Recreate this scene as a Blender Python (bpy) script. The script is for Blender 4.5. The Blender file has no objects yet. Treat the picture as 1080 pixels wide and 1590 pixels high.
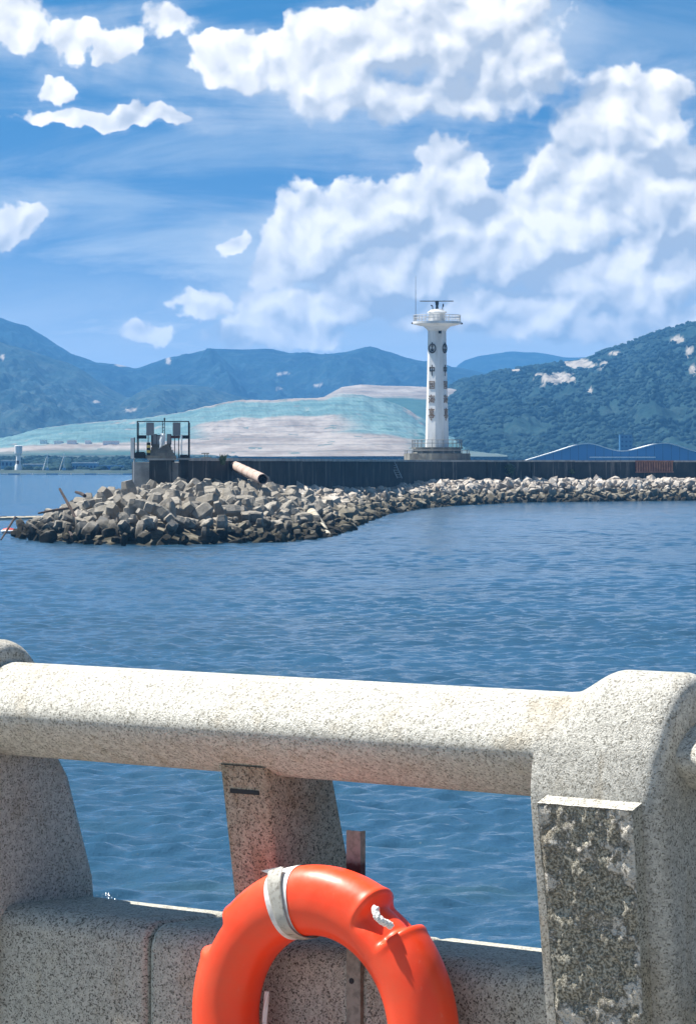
import bpy, math, random
import numpy as np
from mathutils import Vector, Matrix

R = math.radians
scene = bpy.context.scene
col = scene.collection
rng = random.Random(7)
nrng = np.random.default_rng(11)

# ------------------------------------------------------------------ camera, sky, sun, exposure
FPX = 5000.0            # focal length in photograph pixels (long phone zoom)
HORIZON = 712.0         # photograph row of the horizon
EYE = 4.2               # eye height above the water
cam_d = bpy.data.cameras.new('camera')
cam = bpy.data.objects.new('camera', cam_d)
col.objects.link(cam)
cam.location = (0, 0, EYE)
cam.rotation_euler = (R(90), 0, 0)
cam_d.sensor_fit = 'VERTICAL'
cam_d.sensor_height = 36.0
cam_d.lens = FPX / 1590 * 36.0
cam_d.shift_y = -(795 - HORIZON) / 1590
cam_d.clip_start = 0.1
cam_d.clip_end = 40000
scene.camera = cam

SUN_AZ, SUN_EL = R(113), R(60)          # azimuth left of the direction towards the camera
SUN = Vector((-math.sin(SUN_AZ) * math.cos(SUN_EL), -math.cos(SUN_AZ) * math.cos(SUN_EL), math.sin(SUN_EL)))
sl = bpy.data.lights.new('sun', 'SUN')
sl.energy = 5.0
sl.angle = R(0.53)
sl.color = (1.0, 0.955, 0.88)
so = bpy.data.objects.new('sun', sl)
so.rotation_euler = (-SUN).to_track_quat('-Z', 'Y').to_euler()
so.location = (-40, 20, 80)
col.objects.link(so)

scene.view_settings.view_transform = 'Standard'
scene.view_settings.look = 'None'
scene.view_settings.exposure = 1.2
scene.view_settings.gamma = 1.0
scene.view_settings.use_curve_mapping = False
scene.render.engine = 'CYCLES'
scene.cycles.use_denoising = True
scene.cycles.max_bounces = 6
scene.cycles.volume_bounces = 0
scene.cycles.caustics_reflective = False
scene.cycles.caustics_refractive = False
scene.cycles.sample_clamp_indirect = 4.0

# ---- node helpers
class NT:
    def __init__(s, tree):
        s.t = tree; s.n = tree.nodes; s.l = tree.links; s.dim = '3D'
    def new(s, typ, **kw):
        n = s.n.new(typ)
        for k, v in kw.items(): setattr(n, k, v)
        return n
    def put(s, sock, v):
        if isinstance(v, bpy.types.NodeSocket): s.l.new(v, sock)
        elif v is not None: sock.default_value = v
    def math(s, op, a, b=None, c=None, clamp=False):
        n = s.new('ShaderNodeMath', operation=op, use_clamp=clamp)
        s.put(n.inputs[0], a); s.put(n.inputs[1], b); s.put(n.inputs[2], c)
        return n.outputs[0]
    def vmath(s, op, a, b=None):
        n = s.new('ShaderNodeVectorMath', operation=op)
        s.put(n.inputs[0], a); s.put(n.inputs[1], b)
        return n.outputs['Value'] if op in ('DOT_PRODUCT', 'LENGTH') else n.outputs['Vector']
    def rng(s, v, a, b, c=0.0, d=1.0, smooth=True):
        n = s.new('ShaderNodeMapRange', interpolation_type='SMOOTHSTEP' if smooth else 'LINEAR')
        for i, x in enumerate((v, a, b, c, d)): s.put(n.inputs[i], x)
        return n.outputs[0]
    def mix(s, f, a, b, mode='MIX'):
        n = s.new('ShaderNodeMix', data_type='RGBA', blend_type=mode)
        s.put(n.inputs[0], f)
        s.put(n.inputs[6], a if isinstance(a, bpy.types.NodeSocket) else (*a, 1)[:4])
        s.put(n.inputs[7], b if isinstance(b, bpy.types.NodeSocket) else (*b, 1)[:4])
        return n.outputs[2]
    def noise(s, vec, scale, detail=2.0, rough=0.5, dist=0.0, col=False, dim=None):
        n = s.new('ShaderNodeTexNoise')
        n.noise_dimensions = dim or s.dim
        s.put(n.inputs['Vector'], vec); n.inputs['Scale'].default_value = scale
        n.inputs['Detail'].default_value = detail; n.inputs['Roughness'].default_value = rough
        n.inputs['Distortion'].default_value = dist
        return n.outputs['Color' if col else 'Fac']
    def vor(s, vec, scale, feature='F1', detail=0.0, smooth=1.0):
        n = s.new('ShaderNodeTexVoronoi', feature=feature)
        n.voronoi_dimensions = s.dim
        s.put(n.inputs['Vector'], vec); n.inputs['Scale'].default_value = scale
        if 'Detail' in n.inputs: n.inputs['Detail'].default_value = detail
        if feature == 'SMOOTH_F1': n.inputs['Smoothness'].default_value = smooth
        return n.outputs['Distance']
    def xyz(s, x, y, z=0.0):
        n = s.new('ShaderNodeCombineXYZ')
        s.put(n.inputs[0], x); s.put(n.inputs[1], y); s.put(n.inputs[2], z)
        return n.outputs[0]
    def sep(s, v):
        n = s.new('ShaderNodeSeparateXYZ'); s.put(n.inputs[0], v); return n.outputs

# ---- the sky: clear-air sky with cumulus clouds spread over it
# cloud banks: centre and radii in photograph pixels at the lens's scale (5000 px = 1 radian), weight
CLOUDS = [
    (985, 195, 120, 80, 1), (1010, 290, 185, 110, 1), (1090, 330, 130, 140, 1), (880, 350, 150, 80, 1),
    (695, 275, 75, 66, 1), (600, 330, 130, 80, 1), (490, 385, 110, 72, 1), (430, 412, 55, 60, .9),
    (740, 370, 190, 85, 1), (620, 415, 190, 62, 1), (950, 420, 240, 75, 1),
    (390, 95, 110, 50, .9), (510, 110, 120, 70, 1), (620, 70, 170, 75, 1), (730, 35, 160, 65, 1), (800, 100, 120, 85, .8), (660, 150, 210, 50, .75),
    (15, 48, 95, 56, .50), (112, 65, 66, 54, .38), (184, 74, 52, 54, .40), (88, 138, 46, 38, .45), (265, 50, 80, 46, .22),
    (190, 182, 260, 30, .30), (12, 350, 85, 46, .55), (318, 466, 75, 42, .6), (215, 517, 75, 38, .52), (350, 376, 50, 30, .40),
    (520, 470, 200, 60, .8), (700, 480, 220, 55, .8), (850, 478, 200, 55, .85), (1020, 500, 200, 50, .85), (430, 520, 140, 40, .65),
]
SHADE = [0, 1, 2, 3, 4, 5, 6, 8, 9, 10, 11, 12, 13, 14, 15, 23, 24]     # the big banks, for their shaded undersides
def blobs(t, P, which, k=.16):
    acc = None
    for i in which:
        px, py, rx, ry, wt = CLOUDS[i]
        ix, iy = 1000 / rx, 1000 / ry
        n = t.new('ShaderNodeVectorMath', operation='MULTIPLY_ADD')
        t.put(n.inputs[0], P); n.inputs[1].default_value = (ix, iy, 0)
        n.inputs[2].default_value = (-(px - 540) / 1000 * ix, -(HORIZON - py) / 1000 * iy, 0)
        d = t.math('SUBTRACT', .55 + wt * .5, t.vmath('LENGTH', n.outputs[0]))
        acc = d if acc is None else t.math('SMOOTH_MAX', acc, d, k)
    return acc

world = bpy.data.worlds.new('World')
scene.world = world
world.use_nodes = True
world.cycles.sampling_method = 'MANUAL'
world.cycles.sample_map_resolution = 256
t = NT(world.node_tree)
t.n.clear()
t.dim = '2D'
tc = t.new('ShaderNodeTexCoord')
dx, dy, dz = t.sep(tc.outputs['Generated'])
sky = t.new('ShaderNodeTexSky', sky_type='NISHITA')
sky.sun_disc = False
sky.sun_elevation = SUN_EL
sky.sun_rotation = R(-72)
sky.altitude = 0; sky.air_density = 1.0; sky.dust_density = 0.3; sky.ozone_density = 1.5
# very clear air: the pale band at the horizon is thin
t.l.new(t.vmath('NORMALIZE', t.xyz(dx, dy, t.math('MULTIPLY_ADD', dz, 5.0, 0.06))), sky.inputs['Vector'])
U = t.math('MULTIPLY', t.math('ARCTAN2', dx, dy), 5.0)
V = t.math('MULTIPLY', t.math('ARCSINE', dz), 5.0)
P = t.xyz(U, V, 0.0)
skyt = t.mix(1.0, sky.outputs['Color'], t.mix(t.rng(V, .0, .75), (.80, .92, 1.04), (.30, .96, 1.20)), 'MULTIPLY')
WHITE, GREY = (12.0, 11.6, 11.1), (4.7, 5.3, 6.2)
veil0 = t.noise(t.vmath('MULTIPLY', P, (.8, 4.0, 1)), 2.2, 7, .62, .4)
veil = t.math('MULTIPLY', t.rng(veil0, .38, .72), t.rng(V, 0.10, .70, 1.0, .30))
veil = t.math('MAXIMUM', veil, t.rng(t.math('MULTIPLY_ADD', veil0, .22, V), .50, .12, 0.0, .90))
skyc = t.mix(veil, skyt, t.mix(t.rng(V, .40, .12), (4.9, 6.1, 7.4), (9.0, 9.5, 9.9)))
# (a) the banks in view
w = t.vmath('SUBTRACT', t.noise(P, 7.5, 4, .6, 0, True), (.5, .5, .5))
Pw = t.vmath('ADD', P, t.vmath('MULTIPLY', w, (.10, .080, 0)))
b0 = blobs(t, Pw, range(len(CLOUDS)))
b2 = blobs(t, t.vmath('ADD', Pw, (-.035, .062, 0)), SHADE, .2)
Pv = t.vmath('ADD', P, t.vmath('MULTIPLY', w, (.07, .07, 0)))
OFF = (-.010, .017, 0)
f0 = t.noise(P, 8.0, 10, .55); fa = t.noise(Pv, 8.0, 2, .5); f1 = t.noise(t.vmath('ADD', Pv, OFF), 8.0, 2, .5)
v0 = t.vor(Pv, 15.0, 'SMOOTH_F1', 1.5, .6); v1 = t.vor(t.vmath('ADD', Pv, OFF), 15.0, 'SMOOTH_F1', 1.5, .6)
core = t.math('MINIMUM', t.math('MULTIPLY', b0, 2.0), 1.35)
d0 = t.math('ADD', core, t.math('MULTIPLY_ADD', f0, 1.9, -.95))
d0 = t.math('ADD', d0, t.math('MULTIPLY_ADD', v0, -.80, .34))
under = t.rng(t.math('SUBTRACT', b2, b0), -.45, .38)          # how much cloud lies between here and the sun
puff = t.math('ADD', t.math('MULTIPLY', t.math('SUBTRACT', fa, f1), 2.2), t.math('MULTIPLY', t.math('SUBTRACT', v1, v0), 1.5))
alpha = t.rng(d0, -.05, t.math('MULTIPLY_ADD', under, .38, .24))
lit = t.math('ADD', t.math('MULTIPLY_ADD', under, -.85, .86), puff)
lit = t.math('ADD', lit, t.math('MULTIPLY_ADD', t.noise(P, 5.0, 6, .5), 1.0, -.50))
# thin white veils hang round the banks
halo = t.math('MULTIPLY', t.rng(t.math('ADD', b0, t.math('MULTIPLY_ADD', veil0, 1.9, -1.0)), -.42, .75), .55)
skyh = t.mix(halo, skyc, (6.8, 7.4, 8.2))
full = t.mix(alpha, skyh, t.mix(t.rng(lit, -.12, 1.30, 0.0, 1.0, False), GREY, WHITE))
bgA = t.new('ShaderNodeBackground'); bgA.inputs['Strength'].default_value = 0.050
t.l.new(full, bgA.inputs['Color'])
# (b) clouds out of view, made dimmer and sparser to cut fill light
g0 = t.noise(t.vmath('MULTIPLY', P, (1, 1.5, 1)), 1.5, 6, .55)
ga = t.rng(g0, .56, .66)
gl_ = t.noise(t.vmath('ADD', t.vmath('MULTIPLY', P, (1, 1.5, 1)), (-.03, .08, 0)), 1.5, 4, .55)
gcol = t.mix(t.rng(t.math('SUBTRACT', g0, gl_), -.05, .04), (3.0, 3.8, 4.9), (6.6, 6.5, 6.4))
bgB = t.new('ShaderNodeBackground'); bgB.inputs['Strength'].default_value = 0.050
t.l.new(t.mix(ga, skyc, gcol), bgB.inputs['Color'])
win = t.math('MULTIPLY', t.math('LESS_THAN', t.math('ABSOLUTE', U), .80), t.math('LESS_THAN', V, .86))
ms = t.new('ShaderNodeMixShader')
t.l.new(win, ms.inputs[0]); t.l.new(bgB.outputs[0], ms.inputs[1]); t.l.new(bgA.outputs[0], ms.inputs[2])
wo = t.new('ShaderNodeOutputWorld')
t.l.new(ms.outputs[0], wo.inputs['Surface'])

# ------------------------------------------------------------------ helpers
def W(px, py, D):
    """a point of the place seen at that row and column of the photograph, D metres away"""
    return Vector(((px - 540) / FPX * D, D, EYE + (HORIZON - py) / FPX * D))
def water_D(py): return EYE * FPX / (py - HORIZON)

def mat(name, build, rough=.8, spec=.3):
    m = bpy.data.materials.new(name); m.use_nodes = True
    tt = NT(m.node_tree)
    bs = m.node_tree.nodes['Principled BSDF']
    bs.inputs['Roughness'].default_value = rough
    bs.inputs['Specular IOR Level'].default_value = spec
    tt.bs = bs
    tt.pos = tt.new('ShaderNodeNewGeometry').outputs['Position']
    tt.obj = tt.new('ShaderNodeTexCoord').outputs['Object']
    c = build(tt)
    if c is not None: tt.put(bs.inputs['Base Color'], c if isinstance(c, bpy.types.NodeSocket) else (*c, 1))
    return m
def bump(tt, h, strength=.5, dist=.02, normal=None):
    n = tt.new('ShaderNodeBump')
    n.inputs['Strength'].default_value = strength; n.inputs['Distance'].default_value = dist
    tt.l.new(h, n.inputs['Height'])
    if normal is not None: tt.l.new(normal, n.inputs['Normal'])
    tt.l.new(n.outputs[0], tt.bs.inputs['Normal'])
    return n.outputs[0]

class MB:
    """collects simple shapes; build() links them as one mesh object"""
    def __init__(s): s.v = []; s.f = []
    def add(s, vs, fs):
        o = len(s.v); s.v += [tuple(v) for v in vs]; s.f += [tuple(o + i for i in f) for f in fs]; return s
    def box(s, c, size, rot=None):
        hx, hy, hz = (k / 2 for k in size)
        vs = [Vector((x, y, z)) for x in (-hx, hx) for y in (-hy, hy) for z in (-hz, hz)]
        if rot is not None: vs = [rot @ v for v in vs]
        vs = [v + Vector(c) for v in vs]
        return s.add(vs, [(0, 1, 3, 2), (4, 6, 7, 5), (0, 4, 5, 1), (2, 3, 7, 6), (0, 2, 6, 4), (1, 5, 7, 3)])
    def tube(s, p0, p1, r0, r1=None, n=8, cap=True):
        r1 = r0 if r1 is None else r1
        p0, p1 = Vector(p0), Vector(p1)
        q = (p1 - p0).to_track_quat('Z', 'Y')
        vs = []
        for p, r in ((p0, r0), (p1, r1)):
            for i in range(n):
                a = 2 * math.pi * (i + .5) / n
                vs.append(p + q @ Vector((math.cos(a) * r, math.sin(a) * r, 0)))
        fs = [(i, (i + 1) % n, n + (i + 1) % n, n + i) for i in range(n)]
        if cap: fs += [tuple(range(n - 1, -1, -1)), tuple(range(n, 2 * n))]
        return s.add(vs, fs)
    def path(s, pts, r, n=6):
        for a, b in zip(pts, pts[1:]): s.tube(a, b, r, n=n)
        return s
    def lathe(s, prof, n=24, c=(0, 0, 0), rot=0.0):
        vs = []
        for (r, z) in prof:
            for i in range(n):
                a = rot + 2 * math.pi * i / n
                vs.append((c[0] + r * math.cos(a), c[1] + r * math.sin(a), c[2] + z))
        fs = []
        for k in range(len(prof) - 1):
            for i in range(n):
                j = (i + 1) % n
                fs.append((k * n + i, k * n + j, (k + 1) * n + j, (k + 1) * n + i))
        fs += [tuple(range(n - 1, -1, -1)), tuple((len(prof) - 1) * n + i for i in range(n))]
        return s.add(vs, fs)
    def loft(s, secs, cap=True):
        n = len(secs[0]); vs = [p for sec in secs for p in sec]; fs = []
        for k in range(len(secs) - 1):
            for i in range(n):
                j = (i + 1) % n
                fs.append((k * n + i, k * n + j, (k + 1) * n + j, (k + 1) * n + i))
        if cap: fs += [tuple(range(n - 1, -1, -1)), tuple((len(secs) - 1) * n + i for i in range(n))]
        return s.add(vs, fs)
    def mesh(s, name, m=None, smooth=False, fix=True, ang=40):
        me = bpy.data.meshes.new(name)
        me.from_pydata(s.v, [], s.f)
        if fix:
            import bmesh
            bm = bmesh.new(); bm.from_mesh(me)
            bmesh.ops.recalc_face_normals(bm, faces=bm.faces)
            bm.to_mesh(me); bm.free()
        me.update()
        if m: me.materials.append(m)
        if smooth:
            me.polygons.foreach_set('use_smooth', [True] * len(me.polygons))
            me.set_sharp_from_angle(angle=R(ang))
        return me
    def build(s, name, m, parent=None, smooth=False, **kw):
        return link(name, s.mesh(name, m, smooth, **kw), parent)
def link(name, me, parent=None, loc=None, rot=None, scale=None):
    o = bpy.data.objects.new(name, me); col.objects.link(o)
    if parent is not None: o.parent = parent
    if loc is not None: o.location = loc
    if rot is not None: o.rotation_euler = rot
    if scale is not None: o.scale = scale
    return o
def tag(o, label, cat, group=None):
    o['label'] = label; o['category'] = cat
    if group: o['group'] = group
    return o
def struct(o): o['kind'] = 'structure'; return o
def stuff(o, label=None, cat=None):
    o['kind'] = 'stuff'
    if label: o['label'] = label; o['category'] = cat
    return o
def thing(name, loc, label, cat, group=None, rz=0):
    o = bpy.data.objects.new(name, None); col.objects.link(o)
    o.empty_display_size = .2
    o.location = loc; o.rotation_euler = (0, 0, rz)
    return tag(o, label, cat, group)
def gridmesh(name, X, Y, Z, m, smooth=True):
    nu, nv = X.shape
    v = np.stack([X, Y, Z], -1).reshape(-1, 3)
    idx = np.arange(nu * nv).reshape(nu, nv)
    f = np.stack([idx[:-1, :-1], idx[1:, :-1], idx[1:, 1:], idx[:-1, 1:]], -1).reshape(-1, 4)
    me = bpy.data.meshes.new(name)
    me.vertices.add(len(v)); me.vertices.foreach_set('co', v.astype(np.float32).ravel())
    me.loops.add(f.size); me.loops.foreach_set('vertex_index', f.astype(np.int32).ravel())
    me.polygons.add(len(f))
    me.polygons.foreach_set('loop_start', np.arange(0, f.size, 4, dtype=np.int32))
    me.polygons.foreach_set('loop_total', np.full(len(f), 4, dtype=np.int32))
    me.update(calc_edges=True); me.validate()
    if smooth: me.polygons.foreach_set('use_smooth', [True] * len(me.polygons))
    if m: me.materials.append(m)
    return me
def trimesh(name, v, f, m, smooth=False):
    me = bpy.data.meshes.new(name)
    me.vertices.add(len(v)); me.vertices.foreach_set('co', np.asarray(v, np.float32).ravel())
    f = np.asarray(f, np.int32)
    me.loops.add(f.size); me.loops.foreach_set('vertex_index', f.ravel())
    me.polygons.add(len(f))
    k = f.shape[1]
    me.polygons.foreach_set('loop_start', np.arange(0, f.size, k, dtype=np.int32))
    me.polygons.foreach_set('loop_total', np.full(len(f), k, dtype=np.int32))
    me.update(calc_edges=True); me.validate()
    if smooth: me.polygons.foreach_set('use_smooth', [True] * len(me.polygons))
    me.materials.append(m)
    return me
# numpy gradient noise
_perm = np.random.default_rng(3).permutation(512)
_perm = np.concatenate([_perm, _perm, _perm])
_ga = np.random.default_rng(5).uniform(0, 2 * np.pi, 512)
def pnoise(x, y):
    xi = np.floor(x).astype(int); yi = np.floor(y).astype(int)
    xf = x - xi; yf = y - yi
    u = xf ** 3 * (xf * (xf * 6 - 15) + 10); v = yf ** 3 * (yf * (yf * 6 - 15) + 10)
    def g(ix, iy, fx, fy):
        h = _ga[_perm[_perm[ix & 511] + (iy & 511)] & 511]
        return np.cos(h) * fx + np.sin(h) * fy
    a = g(xi, yi, xf, yf); b = g(xi + 1, yi, xf - 1, yf)
    c = g(xi, yi + 1, xf, yf - 1); d = g(xi + 1, yi + 1, xf - 1, yf - 1)
    return (a * (1 - u) + b * u) * (1 - v) + (c * (1 - u) + d * u) * v
def fbm(x, y, o=5, gain=.5, ridged=False):
    s = np.zeros_like(x, float); a = 1.0; t_ = 0
    for i in range(o):
        n = pnoise(x * 2 ** i + 17.3 * i, y * 2 ** i + 9.1 * i)
        s += a * ((1 - 2.2 * np.abs(n)) if ridged else n * 1.4); t_ += a; a *= gain
    return s / t_
def sstep(x, a, b):
    x = np.clip((x - a) / (b - a), 0, 1); return x * x * (3 - 2 * x)

# ------------------------------------------------------------------ materials
def granite_build(base, dark, speck=.5, stain=(.30, .24, .16), stain_amt=.35, bstr=.6):
    def b(t):
        p = t.pos
        n1 = t.noise(p, 175, 2, .6); n2 = t.noise(p, 330, 1, .5); n3 = t.noise(p, 70, 2, .5)
        vo = t.new('ShaderNodeTexVoronoi', feature='F1'); t.l.new(t.vmath('ADD', p, t.vmath('MULTIPLY', t.noise(p, 150, 1, .5, 0, True), (.006, .006, .006))), vo.inputs['Vector'])
        vo.inputs['Scale'].default_value = 290
        cr = t.sep(vo.outputs['Color'])[0]
        fine = t.rng(n3, .35, .65)
        c = t.mix(fine, tuple(k * .86 for k in base), tuple(min(1, k * 1.12) for k in base))
        c = t.mix(t.math('MULTIPLY', t.rng(cr, .34, .18), t.rng(n1, .30, .60, .15, .90)), c, dark)
        c = t.mix(t.math('MULTIPLY', t.rng(cr, .80, .88), .35), c, tuple(min(.9, k * 1.35) for k in base))
        c = t.mix(t.math('MULTIPLY', t.rng(n2, .60, .70), .6), c, tuple(k * 1.6 for k in dark))
        st = t.math('MAXIMUM', t.rng(t.noise(p, 3.1, 6, .7), .50, .70), t.math('MULTIPLY', t.rng(t.noise(t.vmath('MULTIPLY', p, (1, 1, .22)), 14, 5, .65), .55, .70), .7))
        c = t.mix(t.math('MULTIPLY', st, stain_amt), c, t.mix(1.0, c, tuple(k * 2.1 for k in stain), 'MULTIPLY'))
        h = t.math('ADD', t.math('MULTIPLY', n1, .5), t.math('ADD', t.noise(p, 300, 3, .7), t.math('MULTIPLY', n3, .45)))
        bump(t, h, bstr, .006)
        return c
    return b
M = {}
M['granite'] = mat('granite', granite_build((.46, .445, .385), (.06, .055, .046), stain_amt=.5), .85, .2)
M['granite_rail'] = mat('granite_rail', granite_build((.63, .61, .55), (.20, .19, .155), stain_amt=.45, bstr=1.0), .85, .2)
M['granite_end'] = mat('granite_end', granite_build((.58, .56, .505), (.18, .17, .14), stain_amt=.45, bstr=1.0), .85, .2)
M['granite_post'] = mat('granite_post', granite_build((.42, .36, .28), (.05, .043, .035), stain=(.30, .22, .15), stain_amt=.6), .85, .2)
def plaque_b(t):
    p = t.pos
    n1 = t.noise(p, 170, 3, .65); n2 = t.noise(p, 8, 8, .72, .25); n3 = t.noise(p, 45, 5, .75)
    c = t.mix(t.rng(n1, .40, .60), (.14, .132, .104), (.48, .45, .37))
    c = t.mix(t.math('MULTIPLY', t.rng(t.noise(p, 9, 3, .5), .5, .7), .5), c, (.20, .155, .11))
    w = t.math('MULTIPLY', t.rng(t.math('ADD', n2, t.math('MULTIPLY', n3, .5)), .735, .80), .9)
    c = t.mix(w, c, t.mix(t.rng(n1, .5, .66), (.66, .62, .55), (.30, .27, .22)))
    bump(t, t.math('ADD', t.math('ADD', n3, t.math('MULTIPLY', n1, .5)), t.math('MULTIPLY', w, .6)), 1.0, .014)
    return c
M['plaque'] = mat('rough_hewn_stone', plaque_b, .9, .15)
def ring_col(t):
    n = t.noise(t.pos, 9, 5, .65); sc = t.noise(t.vmath('MULTIPLY', t.pos, (1, 1, .25)), 90, 4, .7)
    c = t.mix(t.rng(n, .3, .75), (.93, .060, .014), (.84, .085, .030))
    c = t.mix(t.math('MULTIPLY', t.rng(sc, .66, .74), .35), c, (.80, .25, .16))
    c = t.mix(t.math('MULTIPLY', t.rng(t.noise(t.pos, 5, 7, .75), .60, .78), .45), c, (.40, .07, .035))
    bump(t, t.noise(t.pos, 14, 3, .5), .15, .01)
    t.put(t.bs.inputs['Roughness'], t.rng(n, .3, .7, .34, .52))
    return c
M['orange'] = mat('orange_plastic', lambda t: ring_col(t), .42, .35)
M['orange'].node_tree.nodes['Principled BSDF'].inputs['Coat Weight'].default_value = .08
M['tape_white'] = mat('white_tape', lambda t: t.mix(t.rng(t.noise(t.pos, 60, 4, .6), .4, .7), (.72, .70, .68), (.55, .52, .49)), .4, .4)
M['tape_grey'] = mat('grey_tape', lambda t: t.mix(t.rng(t.noise(t.pos, 70, 4, .7), .45, .7), (.40, .385, .34), (.17, .15, .12)), .45, .5)
M['rope'] = mat('white_rope', lambda t: (.78, .76, .72), .8)
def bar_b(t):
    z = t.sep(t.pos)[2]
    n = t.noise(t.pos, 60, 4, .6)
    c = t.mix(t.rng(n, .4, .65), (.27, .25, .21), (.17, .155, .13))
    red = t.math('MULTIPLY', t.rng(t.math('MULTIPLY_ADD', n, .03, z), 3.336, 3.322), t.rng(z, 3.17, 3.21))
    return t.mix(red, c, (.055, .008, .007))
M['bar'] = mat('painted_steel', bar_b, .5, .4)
M['dark'] = mat('dark_metal', lambda t: (.02, .022, .025), .6)
M['paving'] = mat('promenade_paving', lambda t: t.mix(t.rng(t.noise(t.pos, 30, 4, .6), .35, .65), (.27, .26, .235), (.21, .20, .18)), .85)
M['seawall'] = mat('seawall_concrete', lambda t: t.mix(t.rng(t.noise(t.pos, 3, 5, .6), .35, .65), (.30, .29, .26), (.18, .17, .15)), .9)

def conc_b(t):
    z = t.sep(t.pos)[2]
    info = t.new('ShaderNodeObjectInfo').outputs['Random']
    n = t.noise(t.pos, 1.6, 5, .65); n2 = t.noise(t.pos, 9, 4, .6)
    c = t.mix(t.rng(n, .3, .7), (.20, .18, .147), (.31, .285, .245))
    c = t.mix(t.math('MULTIPLY', info, .45), c, (.19, .17, .145))
    c = t.mix(t.math('MULTIPLY', t.rng(n2, .52, .72), .5), c, (.11, .095, .08))
    wet = t.rng(t.math('ADD', z, t.math('MULTIPLY_ADD', n, 1.6, -.8)), .45, 1.25)
    c = t.mix(wet, (.026, .024, .018), c)
    bump(t, t.math('ADD', n2, n), .5, .05)
    return c
M['block'] = mat('armour_concrete', conc_b, .9, .15)
def rock_b(t):
    z = t.sep(t.pos)[2]
    n = t.noise(t.pos, .9, 4, .6); n2 = t.noise(t.pos, 4, 4, .6)
    v = t.new('ShaderNodeTexVoronoi', feature='F1'); t.l.new(t.pos, v.inputs['Vector']); v.inputs['Scale'].default_value = .9
    r = t.sep(v.outputs['Color'])[0]
    pale = t.mix(r, (.25, .215, .18), (.50, .455, .40))
    pale = t.mix(t.math('MULTIPLY', t.rng(n2, .5, .7), .4), pale, (.16, .14, .12))
    low = t.mix(r, (.09, .08, .058), (.20, .18, .14))
    zz = t.math('ADD', z, t.math('MULTIPLY_ADD', n, 2.0, -1.0))
    c = t.mix(t.rng(zz, .75, 1.75), low, pale)
    c = t.mix(t.rng(zz, .15, .6), (.035, .032, .022), c)
    bump(t, n2, .6, .08)
    return c
M['rock'] = mat('revetment_rock', rock_b, .92, .1)
def wall_b(t):
    x, y, z = t.sep(t.pos)
    st = t.noise(t.vmath('MULTIPLY', t.pos, (1.6, .9, .12)), 1.5, 5, .7)
    n = t.noise(t.pos, .7, 5, .6)
    c = t.mix(t.rng(n, .3, .7), (.028, .031, .031), (.050, .053, .052))
    c = t.mix(t.math('MULTIPLY', t.rng(st, .55, .68), .8), c, (.20, .195, .18))
    c = t.mix(t.math('MULTIPLY', t.rng(st, .30, .45, 1, 0), .6), c, (.014, .016, .015))
    bump(t, n, .3, .05)
    return c
M['pierwall'] = mat('stained_wall_concrete', wall_b, .9, .15)
M['coping'] = mat('pale_coping', lambda t: t.mix(t.rng(t.noise(t.pos, 1.1, 5, .65), .35, .65), (.42, .41, .38), (.26, .255, .24)), .9)
M['basestone'] = mat('lighthouse_base_concrete', lambda t: t.mix(t.rng(t.noise(t.vmath('MULTIPLY', t.pos, (1, 1, .4)), 1.4, 5, .65), .35, .65), (.20, .195, .17), (.11, .105, .095)), .9)
M['white'] = mat('white_paint', lambda t: t.mix(t.rng(t.noise(t.vmath('MULTIPLY', t.pos, (1, 1, .2)), 1.2, 4, .6), .40, .75), (.74, .74, .73), (.56, .55, .52)), .6)
M['rail'] = mat('grey_railing_metal', lambda t: (.20, .205, .21), .6)
M['railw'] = mat('pale_railing_metal', lambda t: (.42, .43, .43), .6)
M['letters'] = mat('weathered_dark_letters', lambda t: t.mix(t.rng(t.noise(t.pos, 3, 4, .6), .4, .65), (.045, .045, .05), (.16, .13, .10)), .7)
M['letters_brown'] = mat('weathered_brown_letters', lambda t: t.mix(t.rng(t.noise(t.pos, 3, 4, .6), .35, .6), (.20, .13, .09), (.32, .25, .19)), .7)
M['panelgrey'] = mat('grey_panel', lambda t: (.22, .23, .24), .6)
M['black'] = mat('black_rubber', lambda t: (.012, .013, .014), .7)
M['redbrown'] = mat('rusty_paint', lambda t: t.mix(t.rng(t.noise(t.pos, 5, 4, .6), .4, .6), (.12, .035, .025), (.06, .025, .02)), .8)
M['cloth'] = mat('pale_cloth', lambda t: (.62, .66, .68), .9)
M['yellow'] = mat('yellow_stripe', lambda t: (.60, .45, .12), .6)
M['pipe'] = mat('rusty_pipe', lambda t: t.mix(t.rng(t.noise(t.pos, 2.2, 5, .65), .4, .65), (.44, .35, .30), (.30, .20, .155)), .8)
M['pipe2'] = mat('pale_concrete_pipe', lambda t: t.mix(t.rng(t.noise(t.pos, 2.2, 5, .65), .4, .65), (.48, .43, .34), (.27, .23, .17)), .9)
M['wood'] = mat('dark_driftwood', lambda t: t.mix(t.rng(t.noise(t.pos, 6, 3, .6), .4, .6), (.07, .045, .035), (.03, .024, .02)), .9)
M['redplastic'] = mat('red_plastic', lambda t: (.45, .06, .04), .5)
M['brown'] = mat('brown_grille_paint', lambda t: t.mix(t.rng(t.noise(t.pos, 2, 4, .6), .4, .6), (.34, .17, .10), (.22, .11, .07)), .8)
M['leaf'] = mat('leaf_green', lambda t: t.mix(t.rng(t.noise(t.pos, 5, 2, .5), .35, .65), (.05, .085, .03), (.14, .17, .075)), .7)
M['bluepanel'] = mat('blue_cladding', lambda t: (.015, .13, .38), .5)
M['bluewin'] = mat('dark_blue_glass', lambda t: (.01, .05, .15), .25)
M['lightblue'] = mat('pale_blue_wall', lambda t: (.16, .30, .45), .7)
M['tower_blue'] = mat('blue_tower_wall', lambda t: (.03, .12, .26), .6)

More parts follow.
